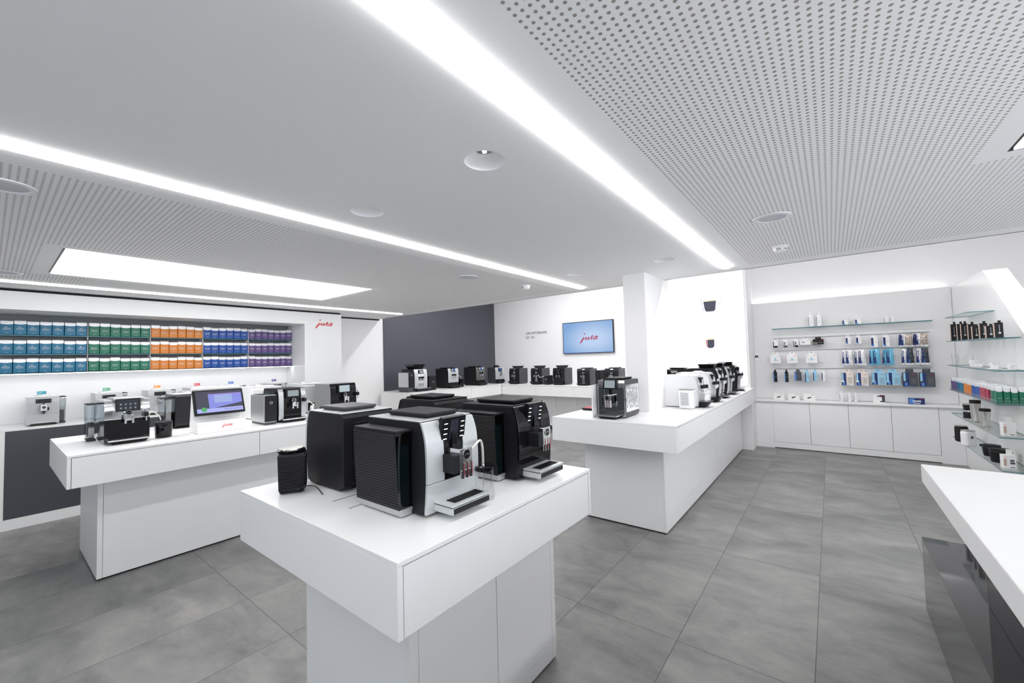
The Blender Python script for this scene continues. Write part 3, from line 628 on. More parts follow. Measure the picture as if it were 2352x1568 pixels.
        a, b = (xs-tw, xs-.001) if tside < 0 else (xs+.001, xs+tw); y0 = ty
        MB().taper((a+.004, b-.004, y0+.01, y0+td-.01), (a, b, y0, y0+td), .02, th).build('water_tank', WATERG, t, .012)
        MB().box(min(a, b)+.012, max(a, b)-.012, y0+.03, y0+td-.03, .026, th*.5).build('tank_insert', DKG, t, .006)
        MB().box(a, b, y0-.004, y0+td, th, th+.008).build('tank_lid', BLKM, t, .003)
        MB().taper((a+.012, b-.002, y0+.02, y0+td-.02), (a+.002, b-.002, y0+.004, y0+td), .0, .02).build('tank_base', DKG, t, .003)
    elif tank == 'clearside':
        xo = hw if tside > 0 else -hw
        MB().box(xo-.001 if tside > 0 else xo-.004, xo+.004 if tside > 0 else xo+.001, .03, d-.02, .055, h-.045).build('water_tank', CHROME, t, .001)
        g = MB(); random.seed(3)
        for k in range(46):
            cy = random.uniform(.05, d-.05); cz = random.uniform(.08, h-.08); rr = random.uniform(.008, .03); X_ = Matrix.Translation((xo+(.003 if tside > 0 else -.003), cy, cz)) @ Matrix.Diagonal((.12, .7, 1.5, 1)).to_4x4()
            g.lathe([(0, -rr), (rr*.8, -rr*.5), (rr, 0), (rr*.8, rr*.5), (0, rr)], seg=8, X=X_)
        g.build('tank_facets', CHROME, t, smooth=True)
    if vents:
        v = MB()
        for k in range(18):
            z = .05+(h-.10)*k/17; v.box(-hw+.06, hw-.05, d-.003, d+.003, z-.0025, z+.0025); v.box(-hw+.06, hw-.05, d-.001, d+.0006, z+.0026, z+.010, 1)
        v.build('vent_grille', [BLKM, DKGAP], t)
        MB().box(hw-.045, hw-.002, d-.002, d+.006, .02, h-.03).build('rear_cover', BLKM, t, .002)
    if hose: MB().tube(bez(hose, 8), .0052, 10).build('milk_hose', HOSE, t, smooth=True)
    if milk:
        mx = milk*(hw*.78); mz = h*.62; ym = fy(mz)
        q = MB(); q.box(mx-.014, mx+.014, ym-.05, ym+.006, mz-.012, mz+.026); q.build('milk_frother', BLKM, t, .003)
        q = MB(); q.cyl((mx+.004, ym-.036, mz+.038), .010, .034, 16); q.cyl((mx, ym-.036, mz-.028), .006, .034, 12); q.build('frother_nozzle', CHROME, t, smooth=True)
    if card:
        q = MB().box(-.034, .034, -.001, .001, 0, .034).build('colour_card', card, t); q.location = (-.01, .10, zt+.022); q.rotation_euler = (radians(-12), 0, 0)
        p = MB().box(-.024, .004, -.0016, -.0011, .018, .021); p.box(-.024, -.004, -.0016, -.0011, .011, .013); p.build('card_print', WTXT, q)
    return t
A180, A90 = pi, -pi/2
# the four big machines in front
f1 = machine('silver fronted coffee machine nearest the camera with ribbed black tank and milk hose', (1.147, 1.209, ZT), 0, w=.276, d=.37, h=.352, body=BLKM, front=SILV, center=BLKG, cw=.105, lower=SILV, lz=.125, top=SILV, bulge=.013,
             tank='ribbed', tw=.075, td=.28, display='bars', dw=.125, dh=.10, dz=.313, tilt=-9, tilt_out=.012, spout='block', sz=.212, tray='big', trw=.205, trd=.10, traym=SILV, lidm=BLKM,
             hose=[(.034, -.05, .215), (.075, -.05, .235), (.118, -.035, .246), (.142, -.027, .240), (.149, -.028, .205), (.150, -.028, .147)])
f2 = machine('black coffee machine with chrome spout at the right end of the foreground table', (1.695, 1.197, ZT), 0, w=.276, d=.37, h=.352, body=BLKM, front=BLKG, center=BLKG, cw=.105, lower=BLKG, lz=.125, top=BLKM, bulge=.013,
             tank='ribbed', tw=.075, td=.28, display='bars', dw=.125, dh=.10, dz=.313, tilt=-9, tilt_out=.012, spout='block', sz=.212, tray='big', trw=.205, trd=.10, traym=SILV, lidm=BLKM)
f3 = machine('dark coffee machine with light top seen from behind, beside the ribbed milk cooler', (1.130, 2.09, ZT), A180, w=.276, d=.335, h=.352, body=BLKM, front=SILV, center=BLKG, lower=SILV, lz=.125, top=SILV, bulge=.013,
             tank='ribbed', tw=.075, td=.24, display='bars', dw=.125, dh=.10, dz=.313, tilt=-9, tilt_out=.012, spout='block', sz=.212, tray='big', trw=.205, trd=.09, traym=SILV, vents=True, lidm=DKG)
f4 = machine('all black coffee machine seen from behind between two others on the foreground table', (1.712, 2.13, ZT), A180, w=.276, d=.335, h=.352, body=BLKM, front=BLKG, center=BLKG, lower=BLKG, lz=.125, top=BLKM, bulge=.013,
             tank='ribbed', tw=.075, td=.24, display='bars', dw=.125, dh=.10, dz=.313, tilt=-9, tilt_out=.012, spout='block', sz=.212, tray='big', trw=.205, trd=.08, traym=SILV, vents=True, lidm=BLKM)
# ribbed milk cooler and glass milk jar
mc = thing('milk_cooler', 'small ribbed black milk cooler with round lid and power cord', 'milk cooler', (.885, 2.005, ZT), radians(-28))
mb = MB(); mb.taper((-.052, .052, -.058, .062), (-.056, .056, -.062, .066), .012, .178); mb.taper((-.044, .044, -.046, .05), (-.052, .052, -.058, .062), 0, .012); mb.build('body', BLKM, mc, .012, segs=3)
rb_ = MB()
for k in range(15):
    z = .022+.0102*k; rb_.box(-.048, .0595, -.0655, .058, z, z+.0052)
rb_.build('ribs', BLKM, mc, .0015)
MB().lathe([(.054, 0), (.058, .004), (.058, .012), (.054, .015), (0, .015)], (-.004, .004, .178), 36).build('lid', BLKG, mc, smooth=True)
MB().lathe([(.052, 0), (.050, .0035), (0, .004)], (-.004, .004, .1932), 36).build('lid_disc', STEEL, mc, smooth=True)
MB().tube(bez([(.03, -.066, .022), (.062, -.086, .035), (.10, -.10, .03), (.130, -.145, .004)], 8), .0028, 8).build('power_cord', BLK, mc, smooth=True)
MB().cyl((.026, -.066, .022), .008, .012, 12, 'y').build('plug', BLKM, mc, smooth=True)
mj = thing('milk_jar', 'clear glass milk jar with black lid beside the silver machine', 'jar', (1.300, 1.178, ZT))
MB().lathe([(0, 0), (.040, .001), (.043, .01), (.041, .06), (.039, .128), (.0375, .128), (.0395, .06), (.0405, .01), (0, .005)], seg=36).build('glass', CLEAR, mj, smooth=True)
MB().lathe([(.0372, .118), (.0405, .1285), (.0405, .135), (.036, .138), (0, .138)], seg=36).build('lid', BLKG, mj, smooth=True)
MB().cyl((-.003, .003, .143), .0065, .012, 14).cyl((-.003, .003, .075), .0018, .13, 8).build('straw', CHROME, mj, smooth=True)

# left display table
machine('chrome coffee machine with colour touch screen at the left end of the left table', (.705, 4.475, ZT), 0, w=.27, d=.40, h=.335, body=CHROME, front=CHROME, center=CHROME, cw=.165, lower=BLKG, lz=.19, top=ALU, bulge=.0, tank='side', tside=-1, tw=.065, td=.13, ty=.325,
        display='screen', dw=.150, dh=.10, dz=.298, tilt=4, spout='H', sz=.205, trw=.25, trd=.10, lid='module', milk=1, screenm=SCRB, hose=[(.11, -.045, .22), (.15, -.03, .225), (.19, -.01, .19), (.205, .0, .15)])
mk = thing('milk_container', 'round black milk container with lid beside the chrome machine', 'milk container', (.935, 4.50, ZT))
MB().lathe([(.052, 0), (.056, .006), (.060, .105), (.0605, .11)], seg=40).build('body', BLKG, mk, smooth=True); MB().lathe([(.061, .1105), (.061, .128), (.056, .134), (0, .137)], seg=40).build('lid', BLKM, mk, smooth=True)
bd = MB(); badge(bd, 0, -.0605, .07, .015); bd = bd.build('badge', [BLKG, CHROME], mk); bd.rotation_euler = (0, 0, radians(-20))
machine('gloss black coffee machine with faceted clear tank seen from behind near the till', (1.24, 5.32, ZT), A180, w=.25, d=.36, h=.325, body=BLKG, front=BLKG, top=SILV, tank='side', tside=1, tw=.07, td=.24, display=None, spout='H', lid='low', lidm=CHROME, trd=.01, tray=None)
machine('white coffee machine seen from behind the till', (1.92, 5.34, ZT), A180, w=.30, d=.40, h=.345, body=WPL, front=WPL, top=WPL, display=None, spout='H', lid='low', lidm=ALU, tray=None)
machine('silver coffee machine with steel milk jug half hidden behind the black lidded machine', (2.43, 5.33, ZT), A180, w=.30, d=.42, h=.345, body=SILV, front=SILV, top=SILV, display=None, spout='H', lid='low', lidm=ALU, tray=None)
jg = thing('milk_jug', 'slim steel milk jug in front of the silver machine', 'jug', (2.19, 4.50, ZT))
MB().lathe([(.034, 0), (.036, .004), (.036, .13), (.033, .14)], seg=28).build('body', STEEL, jg, smooth=True); MB().lathe([(.0345, .1405), (.036, .15), (.03, .165), (0, .168)], seg=28).build('lid', BLKM, jg, smooth=True)
cc = thing('milk_cooler', 'boxy milk cooler with silver side and black front between till and machine', 'milk cooler', (1.731, 4.389, ZT))
MB().box(-.058, .058, 0, .33, .022, .288).build('body', ALU, cc, .004); MB().box(-.052, .058, -.008, -.0005, .03, .286).build('door', BLKM, cc, .002); MB().box(-.05, .05, .01, .32, 0, .0215).build('base', DKG, cc, .003)
MB().box(-.045, .045, .03, .30, .2885, .293).build('lid', BLKM, cc, .002); bd = MB(); badge(bd, .004, -.0085, .215, .014); bd.build('badge', [BLKG, CHROME], cc)
machine('black coffee machine with silver side strip right of the boxy milk cooler', (1.965, 4.445, ZT), 0, w=.27, d=.37, h=.335, body=BLKM, front=ALU, center=BLKG, cw=.175, lower=None, lz=.02, top=BLKM, bulge=.008, tank='side', tside=-1, tw=.03, td=.25, display='screen', dw=.14, dh=.085, dz=.288,
        tilt=3, spout='H', sz=.185, trw=.25, trd=.085, lid='none', milk=1, screenm=SCRG, hose=[(.12, -.05, .20), (.16, -.05, .185), (.20, -.04, .15), (.21, -.03, .155)])
machine('black coffee machine with pale screen at the right end of the left table', (2.53, 4.44, ZT), 0, w=.31, d=.36, h=.355, body=BLKM, side=GREYP, front=BLKG, bulge=.008, tank=None, display='screen', dw=.16, dh=.10, dz=.295, tilt=3, spout='H', sz=.195, trw=.25, trd=.10, lid='none', milk=1.25,
        screenm=EM('screen_pale_grey', (.42, .50, .54, 1), 1.0))
# till with its stand
pt = thing('till_terminal', 'white till stand with tilted touch screen in front of the lit niche', 'till', (1.322, 4.42, ZT))
mb = MB(); mb.prism([(-.075, 0), (.17, 0), (.17, .02), (.12, .33), (.085, .345), (.075, .33), (.06, .12), (.035, .075), (-.035, .098), (-.05, .09)], -.19, .19, 'x'); mb.build('stand', CARD, pt, .006)
MB().cyl((0, .125, .382), .021, .375, 20, 'x').build('receipt_printer', CARD, pt, smooth=True)
dsp = MB().box(-.196, .196, -.014, .014, -.118, .118).build('screen_housing', BLKM, pt, .008); dsp.location = (0, .035, .263); dsp.rotation_euler = (radians(-23), 0, 0)
q = MB(); q.box(-.178, .178, -.0152, -.0146, -.10, .10, 0); q.box(-.178, .178, -.0154, -.0153, -.10, -.062, 3); q.prism([(-.085, -.068), (.178, -.02), (.178, .075), (-.085, .075)], -.0156, -.0155, 'y', 1); q.box(-.04, .10, -.0159, -.0157, -.012, .062, 2); q.box(-.085, .178, -.0158, -.01575, .066, .075, 4)
q.lathe([(.021, 0), (0, .0001)], seg=28, mi=5, X=Matrix.Translation((-.125, -.0162, -.07)) @ Matrix.Rotation(pi/2, 4, 'X'))
q.build('screen', [SCRD, SCRV, SCRV2, SCRL, EM('screen_mauve', lin(150, 120, 190), 1), SCRGR], dsp)
q = MB(); add_text(q, 'Direkt aus der Schweiz', .095, -.084, .014, -.0161); q.build('screen_text', DTXT, dsp)
lg = MB(); add_logo(lg, 0, 0, .085, 0); lg = lg.build('logo', RED, pt); lg.location = (.03, -.0655, .055); lg.rotation_euler = (radians(-15), 0, 0)

# six slim machines on the niche counter, each with its colour card
CARDS = [('teal', .392, mat('teal_card', lin(60, 165, 185), .5)), ('green', .905, mat('green_card', lin(95, 180, 140), .5)), ('orange', 1.375, mat('orange_card', lin(250, 160, 90), .5)),
         ('red', 1.80, mat('red_card', lin(220, 85, 100), .5)), ('blue', 2.20, mat('blue_card', lin(100, 130, 200), .5)), ('violet', 2.785, mat('violet_card', lin(125, 100, 165), .5))]
for k, (cn, x, cm_) in enumerate(CARDS):
    machine(f'slim silver coffee machine in the lit niche with a {cn} card on top', (x, 6.80, ZT), 0, group='slim machines in the lit niche', w=.235, d=.36, h=.305, body=SILV, front=SATIN, lower=SATIN, lz=.125, top=WPL, bulge=.0,
            tank='side', tside=1, tw=.055, td=.2, th=.29, display='small', dw=.112, dh=.044, dz=.262, tilt=0, tilt_out=.01, spout='pod', sz=.19, tray='none', trw=.19, lid='low', lidm=WPL, card=cm_)

# machines on the counter under the grey wall
g1 = machine('tall silver coffee machine with wide black bean hopper on the grey wall counter', (5.235, 6.36, ZT), 0, group='machines on the grey wall counter', w=.31, d=.40, h=.43, body=BLKM, front=SILV, center=CHROME, cw=.13, lower=SILV, lz=.10, bulge=.014, display='screen', dw=.11, dh=.07, dz=.375,
             tilt=6, spout='twin', sz=.26, tray='deep', trw=.33, trd=.10, traym=ALU, lid='big', screenm=SCRG)
mc2 = thing('milk_cooler', 'silver sided milk cooler at the left end of the grey wall counter', 'milk cooler', (4.985, 6.33, ZT))
MB().box(-.075, .06, 0, .30, .095, .37).build('body', ALU, mc2, .004); MB().box(-.07, .06, -.008, -.0005, .095, .37).build('door', BLKM, mc2, .002); MB().box(-.07, .055, .004, .29, 0, .0945).build('base', DKG, mc2, .003); bd = MB(); badge(bd, 0, -.0085, .32, .014); bd.build('badge', [BLKG, CHROME], mc2)
mc3 = thing('milk_cooler', 'small black milk cooler right of the tall silver machine', 'milk cooler', (5.515, 6.33, ZT))
MB().box(-.10, .09, 0, .25, .004, .285).build('body', BLKM, mc3, .008); MB().box(-.006, .05, -.006, -.0005, .165, .173).box(-.006, .004, -.006, -.0005, .150, .188).build('handle', CHROME, mc3, .001)
machine('tall black coffee machine with silver front and milk hose on the grey wall counter', (6.10, 6.34, ZT), 0, group='machines on the grey wall counter', w=.29, d=.40, h=.415, body=BLKM, front=SILV, bulge=.0, lower=BLKM, lz=.12, display='twin', dw=.13, dh=.065, dz=.385, tilt=4, spout='twin', sz=.27,
        tray='deep', trw=.27, trd=.11, traym=BLKM, lid='flat', hose=[(.10, -.04, .25), (.15, -.04, .245), (.21, -.02, .20), (.26, .02, .19)])
mk2 = thing('milk_container', 'small black milk box beside the silver fronted machine at the grey wall', 'milk container', (6.37, 6.36, ZT)); MB().box(-.055, .055, 0, .16, 0, .175).build('body', BLKG, mk2, .01); bd = MB(); badge(bd, .02, -.001, .115, .016); bd.build('badge', [BLKG, CHROME], mk2)
machine('tall black coffee machine with bronze grey front on the grey wall counter', (6.98, 6.36, ZT), 0, group='machines on the grey wall counter', w=.29, d=.40, h=.415, body=BLKM, front=mat('bronze_grey', (.20, .195, .185, 1), .35, .5), bulge=.0, lower=BLKM, lz=.12, display='twin', dw=.13, dh=.065, dz=.385, tilt=4, spout='twin', sz=.27,
        tray='deep', trw=.27, trd=.11, traym=BLKM, lid='flat')
machine('silver coffee machine with clear domed hopper in the counter corner', (7.66, 6.35, ZT), radians(-12), group='machines on the grey wall counter', w=.27, d=.33, h=.385, body=DKG, front=SILV, bulge=.0, lower=BLKM, lz=.10, display='small', dw=.10, dh=.075, dz=.33, tilt=0, spout='pod', sz=.25,
        tray='deep', trw=.22, trd=.06, traym=BLKM, lid='dome', small=True)
# machines under the wall screen, seen from their right side
TVW = [('with low hopper, first from the left under the wall lettering', 5.835, CHROME, 'hopper', .36, None), ('with milk hose and small hopper, second from the left under the screen wall', 5.215, GREYP, 'hopper', .36, [(.07, -.03, .22), (.12, -.03, .16), (.20, -.02, .18), (.26, .02, .20)]),
       ('all black with low hopper, third from the left under the wall screen', 4.63, BLKG, 'hopper', .36, None), ('with chrome strip and flat top, fourth from the left under the wall screen', 4.04, CHROME, 'flat', .34, None),
       ('with silver strip, rightmost under the wall screen beside the column', 3.42, SILV, 'flat', .34, None)]
for lab, y, fm, li, hh, hs in TVW:
    machine('black machine '+lab, (7.55, y, ZT), A90, group='machines under the wall screen', w=.29, d=.34, h=hh, body=BLKM, side=DKG, front=BLKG if fm is BLKG else BLKM, center=fm, cw=.06, lz=.02, bulge=.0, display='small', dw=.07, dh=.05, dz=hh-.05, tilt=0, spout='twin', sz=.22,
            tray='deep' if li == 'hopper' else 'flat', trw=.25, trd=.09, traym=BLKM, lid=li, lidm=DKG, hose=hs)
mk3 = thing('milk_container', 'small black milk box joined by hose under the wall screen', 'milk container', (7.60, 4.93, ZT)); MB().box(-.09, .12, -.05, .05, 0, .2).build('body', BLKM, mk3, .008)
bd = MB(); badge(bd, 0, -.0905, .12, .016); bd = bd.build('badge', [BLKG, CHROME], mk3); bd.rotation_euler = (0, 0, -pi/2)
mc4 = thing('milk_cooler', 'narrow black milk cooler at the left of the rightmost machine under the screen', 'milk cooler', (7.60, 3.68, ZT)); MB().box(-.10, .16, -.06, .06, 0, .31).build('body', DKG, mc4, .005); MB().box(-.108, -.1005, -.056, .056, .01, .305).build('door', BLKM, mc4, .002)
bd = MB(); badge(bd, 0, -.109, .25, .014); bd = bd.build('badge', [BLKG, CHROME], mc4); bd.rotation_euler = (0, 0, -pi/2)
# long centre table
machine('chrome fronted coffee machine with mirror tank side at the near end of the centre table', (3.655, 1.672, ZT), A90, w=.27, d=.37, h=.355, body=DKG, front=DCHR, center=DCHR, cw=.12, lower=DCHR, lz=.07, bulge=.0, tank='clearside', tside=1, display='screen', dw=.135, dh=.098, dz=.318, tilt=6, tilt_out=.03,
        spout='block', sz=.185, tray='flat', trw=.21, trd=.12, traym=CHROME, lid='flat', lidm=BLKM, screenm=SCRG)
MB_ = MB().box(-.006, .006, -.15, .15, .0, .31).build('display_board', WPL, bevel=.002); MB_.location = (3.74, 1.835, ZT); MB_.rotation_euler = (0, 0, pi/2); tag(MB_, 'upright thin white board directly behind the chrome machine on the centre table', 'display board')
tr = thing('serving_tray', 'small black tray with glossy red insert at the far edge of the centre table', 'tray', (4.12, 2.13, ZT)); MB().taper((-.06, .06, -.06, .06), (-.09, .09, -.07, .07), 0, .022).build('tray', BLKM, tr, .003); MB().box(-.075, .075, -.06, .06, .0222, .026).build('insert', REDL, tr, .002)
CR = [(4.87, 'white coffee machine nearest the column in the centre table row', WPL, SILV, WPL, .345, 'low', BLKM, None, 'deep'),
      (5.44, 'silver fronted white coffee machine second in the centre table row', WPL, SILV, SILV, .35, 'low', BLKM, None, 'deep'),
      (5.95, 'black coffee machine with chrome front third in the centre table row', BLKM, CHROME, BLKM, .385, 'hopper', BLKM, BLKG, 'flat'),
      (6.50, 'black coffee machine with silver front fourth in the centre table row', BLKM, SILV, BLKM, .385, 'hopper', BLKM, BLKG, 'flat'),
      (7.20, 'black coffee machine with protruding milk lever at the light box end', BLKM, BLKG, BLKM, .385, 'hopper', BLKM, None, 'flat')]
for x, lab, bm, fm, tm, hh, li, trm, cen, try_ in CR:
    machine(lab, (x, 1.165, ZT), 0, group='row of machines on the centre table', w=.28, d=.38, h=hh, body=bm, front=fm, center=cen, cw=.11, lz=.02, top=tm, bulge=.02, display='small', dw=.09, dh=.06, dz=hh-.05, tilt=-6, spout='twin', sz=hh*.62, tray=try_, trw=.22, trd=.10, traym=trm if try_ == 'deep' else CHROME,
            lid=li, lidm=bm if li == 'low' else BLKG, milk=.7, hose=[(.09, -.06, .2), (.05, -.10, .16), (-.08, -.07, .15), (-.20, -.02, .185)] if x < 5 else None)
mc5 = thing('milk_cooler', 'white rounded milk cooler with side vents next to the white machine', 'milk cooler', (4.635, 1.245, ZT))
MB().taper((-.05, .06, -.075, .075), (-.055, .065, -.08, .08), 0, .205).build('body', WPL, mc5, .025, segs=4); MB().box(-.05, .06, -.075, .075, .2055, .212).build('lid', mat('lid_grey', (.45, .44, .43, 1), .3, .5), mc5, .003)
v = MB()
for k in range(8): v.box(-.0575, -.054, -.03, .05, .045+k*.017, .049+k*.017)
v.build('vents', GREYP, mc5)
for x, lab, fm in ((5.15, 'black coffee machine facing away behind the white machine', BLKM), (5.85, 'black coffee machine facing away in the middle of the rear row', BLKG), (6.65, 'black coffee machine facing away at the far end of the rear row', BLKM)):
    machine(lab, (x, 2.06, ZT), A180, group='rear row of machines on the centre table', w=.28, d=.34, h=.355, body=fm, front=SILV, top=BLKM, bulge=.0, display=None, spout='H', tray='flat', trw=.2, trd=.09, lid='flat', vents=True)
# ------------------------------------------------------------------ light box, wall screen, lettering
lb = thing('light_box', 'tall glowing white light box with two coffee cup pictures', 'light box', (7.749, 1.68, 1.05))
MB().box(-.018, 0, -.585, .575, .0, 2.30).build('frame', WPL, lb, .002)
MB().box(-.0205, -.0185, -.575, .565, .012, 2.29).build('face', BOXW, lb)
def cup(parts, y0, z0):      # flat printed pictures on the face, local x = -Y of the room
    for pts, m in parts:
        q = MB(); q.prism([(-(a), b) for a, b in pts], -.0215, -.0209, 'x'); q.build('cup_print', m, lb, loc=(0, y0-1.68, z0-1.05))
def arc(cx, cz, rx, rz, a0, a1, w, n=12):
    o = [(cx+rx*cos(radians(a0+(a1-a0)*k/n)), cz+rz*sin(radians(a0+(a1-a0)*k/n))) for k in range(n+1)]
    i = [(cx+(rx-w)*cos(radians(a0+(a1-a0)*k/n)), cz+(rz-w)*sin(radians(a0+(a1-a0)*k/n))) for k in range(n+1)]
    return o+i[::-1]
cup([([(-.105, .055), (.10, .055), (.085, -.10), (.055, -.125), (-.06, -.125), (-.085, -.09)], COFFEE), ([(-.115, .075), (.105, .075), (.105, .056), (-.11, .056)], CREMA), ([(-.145, .10), (-.135, .10), (-.10, -.10), (-.075, -.135), (-.085, -.14), (-.112, -.10)], CUPLINE),
     (arc(.10, .05, .085, .07, 75, -80, .008), CUPLINE), ([(-.055, -.13), (.055, -.13), (.055, -.137), (-.055, -.137)], CUPLINE)], 1.625, 2.455)
cup([([(-.045, .04), (.065, .04), (.062, -.075), (.035, -.105), (-.035, -.105), (-.045, -.08)], COFFEE), ([(-.075, .035), (-.046, .035), (-.046, -.08), (-.038, -.10), (-.065, -.075)], RUST), ([(-.04, .065), (.068, .065), (.068, .041), (-.04, .041)], CREMA),
     ([(-.092, .04), (-.086, .04), (-.07, -.09), (-.078, -.09)], CUPLINE), ([(.04, -.115), (.05, -.11), (.035, -.14), (.026, -.14)], CUPLINE), ([(-.06, -.115), (-.052, -.11), (-.04, -.14), (-.048, -.14)], CUPLINE)], 1.645, 1.80)
tv = thing('wall_screen', 'flat wall screen showing red handwritten lettering on pale blue', 'screen', (8.409, 4.34, 2.045), A90)
MB().box(-.635, .635, -.055, -.012, -.362, .362).build('bezel', BLKM, tv, .003); MB().box(-.3, .3, -.012, 0, -.2, .2).build('bracket', DKG, tv)
def tv_mat():
    m = bpy.data.materials.new('screen_pale_blue'); m.use_nodes = True; nt = m.node_tree; b = nt.nodes['Principled BSDF']; b.inputs['Base Color'].default_value = (0, 0, 0, 1); b.inputs['Roughness'].default_value = .3
    tc = nt.nodes.new('ShaderNodeTexCoord'); mp = nt.nodes.new('ShaderNodeMapping'); mp.inputs['Location'].default_value = (-.15, 0, .1); mp.inputs['Scale'].default_value = (1.15, 0, 2.0)
    ln = nt.nodes.new('ShaderNodeVectorMath'); ln.operation = 'LENGTH'; cr = nt.nodes.new('ShaderNodeValToRGB'); e = cr.color_ramp.elements
    e[0].position = .25; e[0].color = lin(182, 203, 234); e[1].position = .95; e[1].color = lin(120, 160, 208)
    nt.links.new(tc.outputs['Object'], mp.inputs[0]); nt.links.new(mp.outputs[0], ln.inputs[0]); nt.links.new(ln.outputs['Value'], cr.inputs[0]); nt.links.new(cr.outputs[0], b.inputs['Emission Color']); b.inputs['Emission Strength'].default_value = SCR
    return m
MB().box(-.620, .620, -.0562, -.0552, -.345, .347).build('screen', tv_mat(), tv)
MB().box(-.620, .620, -.0563, -.0552, -.352, -.3455).build('screen_edge', SCRBL, tv)
q = MB(); add_logo(q, .03, -.02, .46, -.058); q.build('logo', EM('logo_crimson', lin(205, 25, 80), SCR), tv)
sg = thing('wall_lettering', 'small dark two-line lettering left of the wall screen', 'sign', (8.407, 6.08, 2.16), A90)
for s, z in (('JURA SWITZERLAND', .045), ('EST. 1931', -.065)):
    q = MB(); vs, fs = text_mesh(s); x0 = min(v[0] for v in vs); q.add([((v[0]-x0)*.078*.86, -.0015, z+v[1]*.078) for v in vs], fs); q.build('text_line', DTXT, sg)
sw = thing('wall_switch', 'slim grey wall control beside the light box', 'switch', (8.333, 1.035, 1.45), A90)
MB().box(-.03, .03, -.012, 0, 0, .13).build('plate', WPL, sw, .003); MB().box(-.024, .024, -.0135, -.0122, .055, .095).build('display', DKG, sw)

# ------------------------------------------------------------------ product wall: glass shelf, rails, cartons, pouches, bottles
def glass_shelf(lab, x0, x1, y0, y1, z, th=.008):
    return tag(MB().box(x0, x1, y0, y1, z-th, z, [0, 0, 1, 1, 1, 1]).build('glass_shelf', [GLASS, EDGE]), lab, 'shelf')
glass_shelf('long clear glass shelf at the top of the product wall', 8.15, 8.333, -1.15, .772, 1.988)
RAIL = mat('rail_steel', (.45, .45, .47, 1), .3, .9)
HOOKS = {1.83: ('top', [.735, .60, .45, .325, .155, -.22, -.345, -.52, -.655, -.865, -1.02]), 1.62: ('middle', [.75, .515, .25, -.195, -.34, -.515, -.665, -.875, -1.03]), 1.315: ('bottom', [.765, .605, .445, .325, .22, .11, -.18, -.355, -.545, -.705, -.885, -1.06])}
for z, (nm, hs) in HOOKS.items():
    t = thing('product_rail', f'{nm} thin metal rail with hooks on the product wall', 'rail', (8.33, -.18, z), group='hook rails on the product wall')
    MB().box(-.012, .004, -.95, .95, -.005, .005).build('bar', RAIL, t, .001)
    for y in hs: MB().tube([(-.008, y+.18, 0), (-.12, y+.18, -.004), (-.128, y+.18, .006)], .0018, 6).build('hook', RAIL, t, smooth=True)
def carton(lab, yc, z0, w, h, d, m, art=None, xf=8.215, tab=0, tabm=None, name='product_box', cat='box', group=None, rz=0.0, logo=True, pr=None, parent_x=None):
    t = thing(name, lab, cat, (xf, yc, z0), A90+rz, group)
    MB().box(-w/2, w/2, 0, d, 0, h).build('box', m, t, .001)
    if tab:
        q = MB(); q.prism([(-w*.28, h), (w*.28, h), (w*.25, h+tab), (-w*.25, h+tab)], d-.004, d-.002, 'y'); q.box(-w*.10, w*.10, d-.0045, d-.0038, h+tab*.55, h+tab*.75, 1); q.build('hang_tab', [tabm or m, GREYP], t)
    if art:
        q = MB(); mm = []; ms = []
        for (x0, x1, za, zb, am) in art:
            if am not in ms: ms.append(am)
            q.box((x0-.5)*w, (x1-.5)*w, -.0005-.00012*min(art.index((x0, x1, za, zb, am)), 7), -.0002, za*h, zb*h, ms.index(am))
        q.build('print', ms, t)
    if logo:
        q = MB(); add_logo(q, w*.28, h*.86, w*.28, -.0012); q.build('logo', RED, t)
    return t
LINES = [(.56, .90, .60-.045*k, .612-.045*k, GREYP) for k in range(10)]
SW = lambda am, tip: [(.03, .42, .02, .98, NAVY), (.05, .20, .35, .96, SKY), (.12, .30, .05, .30, LBLUE), (.02, .24, .28, .40, tip), (.30, .70, .05, .075, LBLUE)]
def pouch(lab, yc, z0, w, h, m, art, xf=8.215, rz=0.0, lean=0.0, foot=FOIL, blue=True):
    t = thing('filter_pouch', lab, 'pouch', (xf, yc, z0), A90+rz, 'shiny pouches on the hooks'); t.rotation_euler[1] = lean
    vs = []; fs = []; nx, nz = 9, 10; rnd = random.Random(int(abs(yc*1000)))
    for side in (0, 1):
        for j in range(nz+1):
            v = j/nz; ww = w*(.80+.22*abs(1-v)**1.5+.05*rnd.uniform(-1, 1)); th_ = .014*sin(pi*min(1, max(0, (v-.06)/.86)))**.6+.001
            for i in range(nx+1):
                u = i/nx; x = (u-.5)*ww; y = th_*max(0, sin(pi*u))**.7*(1 if side else -1)+rnd.uniform(-.0025, .0025)*(1 if .05 < u < .95 else 0)
                vs.append((x, y+.015, v*h+rnd.uniform(-.003, .003)))
    st = (nx+1)*(nz+1)
    mi = []
    for side in (0, 1):
        for j in range(nz):
            for i in range(nx):
                a = side*st+j*(nx+1)+i; f = (a, a+1, a+nx+2, a+nx+1); fs.append(f if side == 0 else f[::-1])
                mi.append(1 if (j == 0 and foot) else (2 if i < 3 and blue and 1 <= j < nz-1 and not (i == 1 and j > 4) else (3 if i < 4 and j in (1, 2) and blue else 0)))
    MB().add(vs, fs, mi).build('foil_bag', [m, foot or m, NAVY, LBLUE], t)
    q = MB(); add_logo(q, w*.16, h*.80, w*.30, -.004); q.build('logo', RED, t)
    return t
